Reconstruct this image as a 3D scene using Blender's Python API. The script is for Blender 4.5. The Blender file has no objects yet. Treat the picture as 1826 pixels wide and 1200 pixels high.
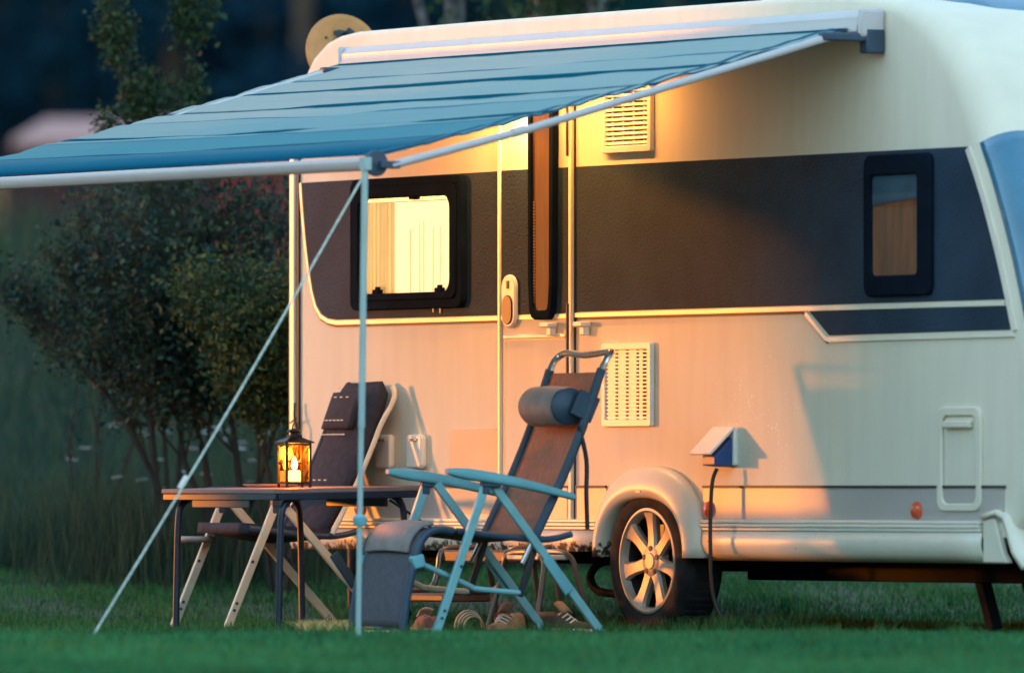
import bpy, bmesh, math, random
import numpy as np
from mathutils import Vector, Matrix, Euler
R = math.radians
S = bpy.context.scene
COL = S.collection
random.seed(7)

# ------------------------------------------------------------------ camera, sky, sun, exposure
TH = R(31.0)                                    # angle between the view and the long side of the caravan
DV = Vector((-math.cos(TH), math.sin(TH), 0))   # view direction on the ground
RV = Vector((math.sin(TH), math.cos(TH), 0))    # picture-right on the ground
D0, L0, EYE = 43.47, 0.5914, 0.618              # wheel distance, wheel offset, eye height
CAM = -(DV * D0 + RV * L0) + Vector((0, 0, EYE))
cd = bpy.data.cameras.new('camera')
cam = bpy.data.objects.new('camera', cd); COL.objects.link(cam)
cam.location = CAM
cam.rotation_euler = (R(90), 0, math.atan2(DV.y, DV.x) - R(90))
cd.sensor_width = 36; cd.lens = 36 * 18300 / 1826.0
cd.shift_y = 270 / 1826.0
cd.clip_start = 1; cd.clip_end = 2000
cd.dof.use_dof = True; cd.dof.focus_distance = 44.1; cd.dof.aperture_fstop = 2.3; cd.dof.aperture_blades = 0
S.camera = cam

SUN_AZ = math.atan2(-0.555, -0.832); SUN_EL = R(3.5)
W = bpy.data.worlds.new('World'); S.world = W; W.use_nodes = True
nt = W.node_tree; nt.nodes.clear()
sky = nt.nodes.new('ShaderNodeTexSky'); sky.sky_type = 'NISHITA'; sky.sun_disc = False
sky.sun_elevation = SUN_EL; sky.sun_rotation = math.pi / 2 - SUN_AZ
sky.dust_density = 0.0; sky.ozone_density = 3.0; sky.air_density = 1.0
hsv = nt.nodes.new('ShaderNodeHueSaturation'); hsv.inputs['Saturation'].default_value = 0.8
tint = nt.nodes.new('ShaderNodeMix'); tint.data_type = 'RGBA'; tint.blend_type = 'MULTIPLY'
tint.inputs['Factor'].default_value = 1.0
tint.inputs['B'].default_value = (1.06, 0.97, 0.79, 1)
bg = nt.nodes.new('ShaderNodeBackground'); bg.inputs['Strength'].default_value = 0.15
wo = nt.nodes.new('ShaderNodeOutputWorld')
nt.links.new(sky.outputs[0], hsv.inputs['Color']); nt.links.new(hsv.outputs[0], tint.inputs['A']); nt.links.new(tint.outputs['Result'], bg.inputs['Color'])
nt.links.new(bg.outputs[0], wo.inputs['Surface'])
sl = bpy.data.lights.new("sun", "SUN"); sl.energy = 0.225; sl.angle = R(2.6); sl.color = (1.0, 0.25, 0.0)
so = bpy.data.objects.new('sun', sl); COL.objects.link(so)
sdir = Vector((math.cos(SUN_AZ) * math.cos(SUN_EL), math.sin(SUN_AZ) * math.cos(SUN_EL), math.sin(SUN_EL)))
so.rotation_euler = sdir.to_track_quat('Z', 'Y').to_euler(); so.location = (-20, -20, 10)
S.view_settings.view_transform = 'Standard'; S.view_settings.look = 'None'
S.view_settings.exposure = 3.92; S.view_settings.gamma = 1.0
S.cycles.max_bounces = 8; S.cycles.transparent_max_bounces = 12
try: S.cycles.use_denoising = True
except Exception: pass

# ------------------------------------------------------------------ helpers
def tag(o, label=None, cat=None, group=None, kind=None):
    if label: o['label'] = label
    if cat: o['category'] = cat
    if group: o['group'] = group
    if kind: o['kind'] = kind
    return o
ORG = {}
def thing(name, label, cat, loc=(0, 0, 0), rotz=0, group=None):
    o = bpy.data.objects.new(name, None); COL.objects.link(o)
    o.location = loc; o.rotation_euler = (0, 0, rotz); o.empty_display_size = 0.1
    ORG[o.name] = Vector(loc)
    return tag(o, label, cat, group)

def mat(name, col, rough=0.5, metal=0.0, var=0.0, vs=8.0, bump=0.0, bs=60.0, col2=None, spec=0.5, trans=0.0, coat=0.0, bd=0.002, stretch=None):
    m = bpy.data.materials.new(name); m.use_nodes = True
    t = m.node_tree; N = t.nodes; b = N['Principled BSDF']
    b.inputs['Roughness'].default_value = rough; b.inputs['Metallic'].default_value = metal
    b.inputs['Specular IOR Level'].default_value = spec
    if coat: b.inputs['Coat Weight'].default_value = coat
    tc = N.new('ShaderNodeTexCoord'); src = tc.outputs['Object']
    if stretch:
        mp = N.new('ShaderNodeMapping'); mp.inputs['Scale'].default_value = stretch
        t.links.new(src, mp.inputs['Vector']); src = mp.outputs['Vector']
    c = (*col, 1)
    nz = N.new('ShaderNodeTexNoise'); nz.inputs['Scale'].default_value = vs; nz.inputs['Detail'].default_value = 5
    t.links.new(src, nz.inputs['Vector'])
    rp = N.new('ShaderNodeValToRGB')
    rp.color_ramp.elements[0].position = 0.33; rp.color_ramp.elements[1].position = 0.67
    if col2: rp.color_ramp.elements[0].color = (*col2, 1); rp.color_ramp.elements[1].color = c
    else:
        v = var or 0.04
        rp.color_ramp.elements[0].color = (*[x * (1 - v) for x in col], 1)
        rp.color_ramp.elements[1].color = (*[min(1, x * (1 + v)) for x in col], 1)
    t.links.new(nz.outputs['Fac'], rp.inputs['Fac']); t.links.new(rp.outputs['Color'], b.inputs['Base Color'])
    if bump:
        n2 = N.new('ShaderNodeTexNoise'); n2.inputs['Scale'].default_value = bs; n2.inputs['Detail'].default_value = 2
        t.links.new(tc.outputs['Object'], n2.inputs['Vector'])
        bp = N.new('ShaderNodeBump'); bp.inputs['Strength'].default_value = bump; bp.inputs['Distance'].default_value = bd
        t.links.new(n2.outputs['Fac'], bp.inputs['Height']); t.links.new(bp.outputs['Normal'], b.inputs['Normal'])
    if trans:
        tr = N.new('ShaderNodeBsdfTranslucent'); t.links.new(rp.outputs['Color'], tr.inputs['Color'])
        mx = N.new('ShaderNodeMixShader'); mx.inputs[0].default_value = trans
        t.links.new(b.outputs[0], mx.inputs[1]); t.links.new(tr.outputs[0], mx.inputs[2])
        t.links.new(mx.outputs[0], N['Material Output'].inputs['Surface'])
    return m
def emis(name, col, strength, vs=6, var=0.1, stretch=None):
    m = bpy.data.materials.new(name); m.use_nodes = True; t = m.node_tree; N = t.nodes
    b = N['Principled BSDF']; b.inputs['Base Color'].default_value = (*[x * .5 for x in col], 1)
    nz = N.new('ShaderNodeTexNoise'); nz.inputs['Scale'].default_value = vs
    tc = N.new('ShaderNodeTexCoord'); src = tc.outputs['Object']
    if stretch:
        mp = N.new('ShaderNodeMapping'); mp.inputs['Scale'].default_value = stretch
        t.links.new(src, mp.inputs['Vector']); src = mp.outputs['Vector']
    t.links.new(src, nz.inputs['Vector'])
    rp = N.new('ShaderNodeValToRGB')
    rp.color_ramp.elements[0].color = (*[x * (1 - var) for x in col], 1); rp.color_ramp.elements[1].color = (*col, 1)
    rp.color_ramp.elements[0].position = .35; rp.color_ramp.elements[1].position = .6
    t.links.new(nz.outputs['Fac'], rp.inputs['Fac']); t.links.new(rp.outputs['Color'], b.inputs['Emission Color'])
    b.inputs['Emission Strength'].default_value = strength
    return m
def glass(name, col=(0.9, 0.95, 1), clear=0.85, rough=0.03):
    m = bpy.data.materials.new(name); m.use_nodes = True; t = m.node_tree; N = t.nodes
    tr = N.new('ShaderNodeBsdfTransparent'); tr.inputs['Color'].default_value = (*col, 1)
    g = N.new('ShaderNodeBsdfGlossy'); g.inputs['Roughness'].default_value = rough
    nz = N.new('ShaderNodeTexNoise'); nz.inputs['Scale'].default_value = 3
    mr = N.new('ShaderNodeMapRange'); mr.inputs['To Min'].default_value = rough * .6; mr.inputs['To Max'].default_value = rough * 1.5
    t.links.new(nz.outputs['Fac'], mr.inputs['Value']); t.links.new(mr.outputs[0], g.inputs['Roughness'])
    mx = N.new('ShaderNodeMixShader'); mx.inputs[0].default_value = 1 - clear
    t.links.new(tr.outputs[0], mx.inputs[1]); t.links.new(g.outputs[0], mx.inputs[2])
    t.links.new(mx.outputs[0], N['Material Output'].inputs['Surface'])
    return m

class MB:
    def __init__(s): s.v = []; s.f = []
    def add(s, vs, fs):
        n = len(s.v); s.v += [tuple(p) for p in vs]; s.f += [tuple(i + n for i in f) for f in fs]; return s
    def box(s, c, d, rot=None):
        c = Vector(c); hx, hy, hz = d[0] / 2, d[1] / 2, d[2] / 2
        P = [Vector((x, y, z)) for z in (-hz, hz) for y in (-hy, hy) for x in (-hx, hx)]
        if rot is not None: P = [rot @ p for p in P]
        return s.add([c + p for p in P], [(0, 2, 3, 1), (4, 5, 7, 6), (0, 1, 5, 4), (2, 6, 7, 3), (0, 4, 6, 2), (1, 3, 7, 5)])
    def bar(s, a, b, w, h, up=(0, 0, 1)):
        # rectangular bar from a to b: w across, h along 'up'
        a = Vector(a); b = Vector(b); t = (b - a).normalized(); u = Vector(up)
        x = t.cross(u)
        if x.length < 1e-4: x = t.cross(Vector((1, 0, 0)))
        x.normalize(); u = x.cross(t).normalized()
        P = []
        for q in (a, b):
            for i, j in ((-1, -1), (1, -1), (1, 1), (-1, 1)): P.append(q + x * (i * w / 2) + u * (j * h / 2))
        return s.add(P, [(0, 1, 2, 3), (7, 6, 5, 4), (0, 4, 5, 1), (1, 5, 6, 2), (2, 6, 7, 3), (3, 7, 4, 0)])
    def tube(s, pts, r, n=10, flat=1.0):
        pts = [Vector(p) for p in pts]; rr = r if isinstance(r, (list, tuple)) else [r] * len(pts)
        m = len(pts); ts = []
        for i in range(m):
            a = pts[max(0, i - 1)]; b = pts[min(m - 1, i + 1)]; ts.append((b - a).normalized())
        u = ts[0].orthogonal().normalized(); vs = []
        for i in range(m):
            u = (u - ts[i] * u.dot(ts[i])); u = u.normalized() if u.length > 1e-6 else ts[i].orthogonal().normalized()
            w = ts[i].cross(u)
            for k in range(n):
                a = 2 * math.pi * k / n
                vs.append(pts[i] + u * (math.cos(a) * rr[i]) + w * (math.sin(a) * rr[i] * flat))
        fs = [(i * n + k, i * n + (k + 1) % n, (i + 1) * n + (k + 1) % n, (i + 1) * n + k) for i in range(m - 1) for k in range(n)]
        fs.append(tuple(reversed(range(n)))); fs.append(tuple((m - 1) * n + k for k in range(n)))
        return s.add(vs, fs)
    def prism(s, poly, y0, y1):
        # polygon in XZ, extruded along Y
        n = len(poly)
        vs = [(x, y0, z) for x, z in poly] + [(x, y1, z) for x, z in poly]
        fs = [tuple(range(n)), tuple(reversed(range(n, 2 * n)))]
        fs += [(i, n + i, n + (i + 1) % n, (i + 1) % n) for i in range(n)]
        return s.add(vs, fs)
    def ring(s, outer, inner, y0, y1):
        # frame between two closed XZ loops with the same number of points
        n = len(outer)
        vs = [(x, y0, z) for x, z in outer] + [(x, y0, z) for x, z in inner] + [(x, y1, z) for x, z in outer] + [(x, y1, z) for x, z in inner]
        fs = []
        for i in range(n):
            j = (i + 1) % n
            fs += [(i, j, n + j, n + i), (2 * n + i, 3 * n + i, 3 * n + j, 2 * n + j), (i, 2 * n + i, 2 * n + j, j), (n + i, n + j, 3 * n + j, 3 * n + i)]
        return s.add(vs, fs)
    def lathe(s, prof, c=(0, 0, 0), axis='Z', n=32, close=False, cap=True):
        c = Vector(c); vs = []; m = len(prof)
        for r, h in prof:
            for k in range(n):
                a = 2 * math.pi * k / n
                if axis == 'Z': p = (r * math.cos(a), r * math.sin(a), h)
                elif axis == 'Y': p = (r * math.cos(a), h, r * math.sin(a))
                else: p = (h, r * math.cos(a), r * math.sin(a))
                vs.append(c + Vector(p))
        mm = m if close else m - 1
        fs = [(i * n + k, ((i + 1) % m) * n + k, ((i + 1) % m) * n + (k + 1) % n, i * n + (k + 1) % n) for i in range(mm) for k in range(n)]
        if not close and cap:
            if prof[0][0] > 1e-6: fs.append(tuple(range(n)))
            if prof[-1][0] > 1e-6: fs.append(tuple(reversed([(m - 1) * n + k for k in range(n)])))
        return s.add(vs, fs)
    def grid(s, rows):
        m = len(rows); n = len(rows[0])
        return s.add([p for r in rows for p in r], [(i * n + j, i * n + j + 1, (i + 1) * n + j + 1, (i + 1) * n + j) for i in range(m - 1) for j in range(n - 1)])
    def xf(s, M):
        s.v = [tuple(M @ Vector(p)) for p in s.v]; return s
    def build(s, name, m, parent=None, local=False, bevel=0.0, ang=35, solid=0.0, flat=False, fix=True):
        me = bpy.data.meshes.new(name)
        org = ORG.get(parent.name, Vector()) if (parent and not local) else Vector()
        me.from_pydata([(p[0] - org.x, p[1] - org.y, p[2] - org.z) for p in s.v], [], s.f)
        if fix:
            bm = bmesh.new(); bm.from_mesh(me); bmesh.ops.recalc_face_normals(bm, faces=bm.faces); bm.to_mesh(me); bm.free()
        if not flat:
            me.polygons.foreach_set('use_smooth', [True] * len(me.polygons)); me.set_sharp_from_angle(angle=R(ang))
        o = bpy.data.objects.new(name, me); COL.objects.link(o)
        me.materials.append(m)
        if parent: o.parent = parent
        ORG[o.name] = org
        if solid:
            q = o.modifiers.new('thick', 'SOLIDIFY'); q.thickness = solid; q.offset = 0
        if bevel:
            q = o.modifiers.new('edge', 'BEVEL'); q.width = bevel; q.segments = 2; q.limit_method = 'ANGLE'; q.angle_limit = R(40)
        return o

def rrect(x0, x1, z0, z1, r, n=5):
    P = []
    for cx, cz, a0 in ((x1 - r, z1 - r, 0), (x0 + r, z1 - r, 90), (x0 + r, z0 + r, 180), (x1 - r, z0 + r, 270)):
        for k in range(n + 1):
            a = R(a0 + 90 * k / n); P.append((cx + r * math.cos(a), cz + r * math.sin(a)))
    return P
def smooth_path(P, k=6):
    # Catmull-Rom through the points
    P = [Vector(p) for p in P]; out = []
    for i in range(len(P) - 1):
        a = P[max(0, i - 1)]; b = P[i]; c = P[i + 1]; d = P[min(len(P) - 1, i + 2)]
        for j in range(k):
            t = j / k
            out.append(0.5 * ((2 * b) + (c - a) * t + (2 * a - 5 * b + 4 * c - d) * t * t + (-a + 3 * b - 3 * c + d) * t ** 3))
    out.append(P[-1]); return out
def copy_tree(o, parent=None):
    c = o.copy(); COL.objects.link(c)
    if parent: c.parent = parent
    for ch in list(o.children): copy_tree(ch, c)
    return c
def ground_point(lat, D):
    p = CAM + DV * D + RV * lat; return p.x, p.y

# ------------------------------------------------------------------ materials
M = {}
M['shell'] = mat('white_shell', (.72, .67, .545), .55, var=.03, vs=4, stretch=(3, 1, .35), bump=.12, bs=95, bd=.002, spec=.1)
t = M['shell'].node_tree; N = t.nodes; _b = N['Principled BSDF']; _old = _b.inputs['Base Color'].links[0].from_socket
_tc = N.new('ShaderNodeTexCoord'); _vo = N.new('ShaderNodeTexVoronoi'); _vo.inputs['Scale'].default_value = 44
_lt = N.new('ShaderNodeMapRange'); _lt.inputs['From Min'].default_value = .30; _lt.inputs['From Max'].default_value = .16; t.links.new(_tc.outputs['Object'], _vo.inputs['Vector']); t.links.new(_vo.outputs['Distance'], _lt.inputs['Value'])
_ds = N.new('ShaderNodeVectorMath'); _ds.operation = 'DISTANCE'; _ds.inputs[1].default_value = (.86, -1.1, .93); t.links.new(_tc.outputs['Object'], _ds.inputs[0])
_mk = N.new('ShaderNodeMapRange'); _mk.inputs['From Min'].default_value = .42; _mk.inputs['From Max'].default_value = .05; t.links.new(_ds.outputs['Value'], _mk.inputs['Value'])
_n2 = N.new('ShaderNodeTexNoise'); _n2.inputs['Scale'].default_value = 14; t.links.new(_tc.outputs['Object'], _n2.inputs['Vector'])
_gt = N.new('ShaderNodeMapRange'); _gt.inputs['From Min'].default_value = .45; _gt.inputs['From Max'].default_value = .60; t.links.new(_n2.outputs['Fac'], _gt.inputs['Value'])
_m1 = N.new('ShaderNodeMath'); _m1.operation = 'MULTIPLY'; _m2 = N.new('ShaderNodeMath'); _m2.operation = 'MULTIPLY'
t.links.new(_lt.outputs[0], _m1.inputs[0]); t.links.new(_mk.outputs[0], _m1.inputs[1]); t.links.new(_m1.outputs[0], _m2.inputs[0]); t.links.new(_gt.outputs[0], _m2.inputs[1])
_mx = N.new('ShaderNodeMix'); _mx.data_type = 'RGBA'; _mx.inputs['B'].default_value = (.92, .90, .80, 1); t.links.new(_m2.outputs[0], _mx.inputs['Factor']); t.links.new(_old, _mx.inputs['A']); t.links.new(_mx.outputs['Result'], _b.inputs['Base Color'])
M['lower'] = mat('grey_lower_panel', (.42, .385, .36), .4, var=.05, vs=3, bump=.1, bs=95)
M['band'] = mat('anthracite_panel', (.026, .048, .076), .5, var=.18, vs=3, bump=.9, bs=85, bd=.004, spec=.025)
M['trim'] = mat('cream_trim', (.72, .68, .58), .35, var=.04)
M['groove'] = mat('dark_groove', (.035, .033, .035), .6)
M['rubber'] = mat('black_rubber', (.006, .012, .022), .75, var=.2, spec=.01)
M['tyre'] = mat('tyre_rubber', (.022, .021, .022), .8, var=.35, vs=18, bump=.3, bs=50, spec=.15)
M['rim'] = mat('silver_alloy', (.40, .345, .28), .45, .3, var=.06)
M['dark_metal'] = mat('dark_metal', (.03, .03, .035), .45, .4, var=.2)
M['chassis'] = mat('black_chassis', (.008, .008, .010), .7, var=.3, spec=.05)
M['white_plastic'] = mat('white_plastic', (.76, .74, .69), .4, var=.03)
M['amber'] = mat('amber_lens', (.62, .09, .03), .2, var=.1, coat=.5)
M['brown_pane'] = mat('brown_blind', (.085, .05, .04), .45, vs=9, col2=(.07, .035, .025), spec=.06, stretch=(3, 1, .6))
M['curtain_glow'] = emis('lit_blind', (1.0, .78, .44), .066, vs=5, var=.06, stretch=(6, 1, .3))
M['curtain_fold'] = emis('lit_curtain', (1.0, .56, .18), .036, vs=9, var=.35, stretch=(6, 1, .2))
M['glass'] = glass('window_glass', (.97, .97, .95), .985)
M['dark_glass'] = glass('tinted_glass', (.85, .88, .9), .97)
M['front_glass'] = mat('blue_tinted_window', (.03, .16, .26), .12, var=.1, coat=.8)
M['chrome'] = mat('chrome_tube', (.6, .58, .55), .22, .9, var=.08)
M['step_tube'] = mat('dark_step_tube', (.16, .13, .11), .35, .7, var=.15)
M['brown_board'] = mat('brown_step_tread', (.13, .055, .03), .5, var=.25, vs=10, bump=.2)
M['fabric_seat'] = mat('dark_padded_fabric', (.036, .038, .055), .85, var=.15, vs=30, bump=.25, bs=200, spec=.15)
M['mesh_grey'] = mat('grey_mesh_fabric', (.10, .10, .125), .8, var=.12, vs=40, bump=.3, bs=300, trans=.15)
M['mesh_brown'] = mat('brown_mesh_fabric', (.40, .185, .12), .8, var=.1, vs=40, bump=.3, bs=300, trans=.2)
M['pillow'] = mat('grey_vinyl', (.23, .20, .19), .6, var=.15, vs=12, bump=.25, bs=25)
M['frame_teal'] = mat('grey_teal_frame', (.20, .43, .46), .4, .15, var=.08, vs=12)
M['frame_navy'] = mat('navy_sleeve', (.022, .05, .085), .5, var=.2)
M['arm_teal'] = mat('teal_armrest', (.14, .38, .43), .45, var=.08)
M['frame_light'] = mat('light_frame', (.66, .58, .45), .42, .1, var=.08)
M['lantern'] = mat('black_iron', (.018, .016, .016), .5, .5, var=.3)
M['lantern_glass'] = glass('amber_glass', (1.0, .72, .40), .94)
M['flame'] = emis('candle_flame', (1.0, .55, .16), 9, var=.1)
M['wax'] = emis('candle_wax', (1.0, .62, .25), 1.3, var=.1)
M['table_top'] = mat('table_laminate', (.24, .155, .14), .55, var=.12, vs=9, bump=.1, spec=.2)
M['table_frame'] = mat('navy_table_frame', (.014, .022, .045), .4, .2, var=.2)
M['pole'] = mat('painted_pole', (.34, .48, .48), .4, .1, var=.05)
M['awn_white'] = mat('white_awning_rail', (.47, .455, .46), .4, var=.03)
M['hem'] = mat('canopy_hem', (.05, .13, .18), .9, var=.1, spec=0)
M['rope'] = mat('pale_rope', (.55, .62, .55), .8, var=.2, vs=60, bump=.4, bs=200)
M['blue_plug'] = mat('blue_plug', (.012, .06, .22), .45, var=.15)
M['cord'] = mat('black_cord', (.012, .013, .016), .5)
M['dish'] = mat('weathered_dish', (.50, .24, .075), .6, col2=(.38, .19, .06), vs=14)
M['dish_stain'] = mat('dark_moss', (.02, .04, .05), .8, var=.3, vs=30)
M['bark'] = mat('rough_bark', (.20, .13, .09), .9, col2=(.07, .055, .05), vs=16, bump=.8, bs=24, bd=.03, stretch=(1, 1, .4))
M['bark_red'] = mat('pine_bark', (.40, .17, .09), .9, col2=(.10, .05, .04), vs=14, bump=.8, bs=22, bd=.03, stretch=(1, 1, .4))
M['bark_grey'] = mat('grey_bark', (.20, .19, .19), .9, col2=(.02, .025, .03), vs=14, bump=.8, bs=30, bd=.03)
M['twig'] = mat('dark_twig', (.035, .028, .022), .9, var=.3)
M['red_wood'] = mat('red_boards', (.26, .032, .026), .75, var=.25, vs=6, bump=.3, bs=30, stretch=(1, 1, .15))
M['pink_roof'] = mat('pale_pink_roof', (.42, .22, .20), .7, var=.08)
M['ochre'] = mat('ochre_timber', (.40, .17, .08), .7, var=.15)
M['straw'] = mat('dry_straw', (.62, .45, .17), .8, var=.2, vs=30)
def leaf(name, a, b, tr=.25):
    m = mat(name, a, .6, trans=tr, spec=.08); t = m.node_tree
    at = t.nodes.new('ShaderNodeAttribute'); at.attribute_name = 'var'
    rp = [n for n in t.nodes if n.type == 'VALTORGB'][0]
    rp.color_ramp.elements[0].color = (*a, 1); rp.color_ramp.elements[1].color = (*b, 1)
    rp.color_ramp.elements[0].position = .1; rp.color_ramp.elements[1].position = .95
    t.links.new(at.outputs['Fac'], rp.inputs['Fac']); return m
M['grass'] = leaf('lawn_grass', (.018, .082, .034), (.088, .24, .072), .3)
_r = [n for n in M['grass'].node_tree.nodes if n.type == 'VALTORGB'][0]; _r.color_ramp.elements[1].position = .78; _e = _r.color_ramp.elements.new(.98); _e.color = (.20, .18, .07, 1)
M['meadow'] = leaf('meadow_grass', (.016, .056, .046), (.105, .125, .06), .3)
M['shrub_leaf'] = leaf('shrub_leaf', (.012, .040, .042), (.075, .115, .065))
M['yellow_leaf'] = leaf('hawthorn_leaf', (.015, .055, .035), (.12, .15, .05))
M['sapling_leaf'] = leaf('sapling_leaf', (.010, .04, .028), (.085, .12, .05))
M['forest_leaf'] = leaf('spruce_needles', (.002, .020, .046), (.005, .046, .080), .1)
M['forest_green'] = leaf('dark_green_leaf', (.002, .026, .045), (.008, .085, .085), .1)
M['petal'] = mat('white_petal', (.50, .48, .48), .7)
M['soil'] = mat('lawn_soil', (.03, .055, .02), .95, col2=(.045, .04, .02), vs=4, bump=.5, bs=12, bd=.03)

# ------------------------------------------------------------------ ground
def sstep(a, b, x):
    t = min(1, max(0, (x - a) / (b - a))); return t * t * (3 - 2 * t)
def gz(D, lat=0):
    z = 0.035 * math.exp(-((D - 38.4) / 1.5) ** 2) + 0.004 * math.sin(lat * 3.1 + D * 1.3)
    if D > 45.5: z += 0.058 * (min(D, 52) - 45.5) * sstep(45.5, 47.5, D)
    if D > 52: z += 1.55 * sstep(52, 61, D) + 0.02 * (D - 52) * sstep(52, 58, D)
    if D > 61: z += 0.003 * (min(D, 260) - 61)
    return z
def zxy(x, y):
    q = Vector((x, y, 0)) - CAM; return gz(q.dot(DV), q.dot(RV))
Ds = [20 + .5 * i for i in range(100)] + [70 + 6 * i for i in range(45)]
Ls = [-60, -40, -25, -15, -10] + [-7 + .25 * i for i in range(57)] + [10, 15, 25, 40, 60]
mb = MB(); rows = []
for D in Ds:
    rr = []
    for l in Ls:
        x, y = ground_point(l, D); rr.append((x, y, gz(D, l)))
    rows.append(rr)
tag(mb.grid(rows).build('ground', M['soil']), kind='structure')

def blades(name, n, sampler, hmin, hmax, wid, m, lean=.5, seed=1, curve=.4):
    rng = np.random.default_rng(seed)
    lat, D = sampler(rng, n)
    n = len(lat)
    px = CAM.x + DV.x * D + RV.x * lat; py = CAM.y + DV.y * D + RV.y * lat
    pz = np.array([gz(d, l) for d, l in zip(D, lat)]) - .004
    h = rng.uniform(hmin, hmax, n) * (0.75 + .25 * np.sin(lat * 5 + D * 3) * np.sin(D * 1.7 - lat * 2)); a = rng.uniform(0, 2 * np.pi, n)
    le = rng.uniform(0.05, lean, n) * h; a2 = rng.uniform(0, 2 * np.pi, n)
    wx = np.cos(a) * wid / 2 * rng.uniform(.6, 1.4, n); wy = np.sin(a) * wid / 2
    lx = np.cos(a2) * le; ly = np.sin(a2) * le
    V = np.zeros((n, 5, 3))
    V[:, 0] = np.stack([px - wx, py - wy, pz], 1); V[:, 1] = np.stack([px + wx, py + wy, pz], 1)
    V[:, 2] = np.stack([px + wx * .7 + lx * curve, py + wy * .7 + ly * curve, pz + h * .6], 1)
    V[:, 3] = np.stack([px - wx * .7 + lx * curve, py - wy * .7 + ly * curve, pz + h * .6], 1)
    V[:, 4] = np.stack([px + lx, py + ly, pz + h], 1)
    base = (np.arange(n) * 5)[:, None]
    quad = base + np.array([0, 1, 2, 3]); tri = base + np.array([3, 2, 4])
    me = bpy.data.meshes.new(name)
    me.vertices.add(n * 5); me.vertices.foreach_set('co', V.reshape(-1).astype(np.float32))
    li = np.concatenate([quad, tri], 1).reshape(-1)
    me.loops.add(len(li)); me.loops.foreach_set('vertex_index', li.astype(np.int32))
    ls = (np.arange(n) * 7)[:, None] + np.array([0, 4]); me.polygons.add(n * 2)
    me.polygons.foreach_set('loop_start', ls.reshape(-1).astype(np.int32))
    me.update(calc_edges=True); me.validate()
    at = me.attributes.new('var', 'FLOAT', 'POINT')
    at.data.foreach_set('value', np.repeat(np.clip(rng.normal(.42, .22, n) + .16 * np.sin(lat * 2.3 + 1.7 * np.sin(D * 1.9)) * np.sin(D * 2.7 + lat), 0, 1), 5).astype(np.float32))
    o = bpy.data.objects.new(name, me); COL.objects.link(o); me.materials.append(m)
    return o
def samp_lawn(rng, n):
    D = rng.uniform(33, 54, n); lat = rng.uniform(-3.6, 3.6, n)
    worn = np.sin(lat * 2.1 + 1.3 * np.sin(D * 1.1)) * np.sin(D * 1.9 + 1.7 * np.sin(lat * 1.3)) + .5 * np.sin(lat * 6.3 + D * 2.2)
    k = rng.uniform(0, 1, n) < np.clip(1.0 - .55 * worn, .18, 1); return lat[k], D[k]
tag(blades('grass', 300000, samp_lawn, .025, .065, .007, M['grass'], .7, 3), 'short green lawn grass around and under the caravan', kind='stuff')
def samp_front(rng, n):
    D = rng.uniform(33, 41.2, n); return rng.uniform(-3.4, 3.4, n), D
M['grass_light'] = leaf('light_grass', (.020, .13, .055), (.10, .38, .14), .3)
tag(blades('fresh_grass', 70000, samp_front, .03, .07, .007, M['grass_light'], .7, 17), 'lighter fresh green grass in front of the chairs', kind='stuff')  # lighter copy of the lawn colour stands in for stronger skylight out front
def samp_tuft(rng, n):
    c = 150; cl = rng.uniform(-2.6, 2.6, c); cD = rng.uniform(36, 49, c); cl[:26] = rng.uniform(.3, 1.2, 26); cD[:26] = rng.uniform(42.6, 43.3, 26)
    k = rng.integers(0, c, n); return cl[k] + rng.normal(0, .035, n), cD[k] + rng.normal(0, .05, n)
tag(blades('tall_grass', 7000, samp_tuft, .05, .115, .006, M['grass'], .8, 13), 'taller grass tufts scattered over the lawn and at the wheel', kind='stuff')
def samp_meadow(rng, n):
    D = 49.2 + 11 * rng.uniform(0, 1, n) ** 1.3; lat = rng.uniform(-5.5, 3.0, n); return lat, D
tag(blades('meadow_grass', 52000, samp_meadow, .14, .56, .008, M['meadow'], .6, 5), 'tall dark meadow grass on the bank behind the lawn', kind='stuff')
def samp_weeds(rng, n):
    c = rng.uniform(-2.2, -1.0, 60); cd_ = rng.uniform(47.7, 49.6, 60); k = rng.integers(0, 60, n); return c[k] + rng.normal(0, .14, n), cd_[k] + rng.normal(0, .3, n) + .5
M['weed'] = leaf('dry_weed', (.02, .05, .036), (.10, .115, .06), .3)
tag(blades('tall_weeds', 4200, samp_weeds, .12, .62, .007, M['weed'], .45, 23), 'tall dry weeds at the foot of the shrubs', kind='stuff')
def samp_light_pool(rng, n):
    t = rng.uniform(0, 1, n); l = -.87 + .24 * t + 0.0; D = 43.0 + rng.normal(0, .20, n); return l, D
tag(blades('dry_grass', 4200, samp_light_pool, .04, .085, .008, M['straw'], 1.6, 8), 'patch of dry yellow grass beside the table legs', kind='stuff')  # yellow blades put a pool of light into the grass colour

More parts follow.
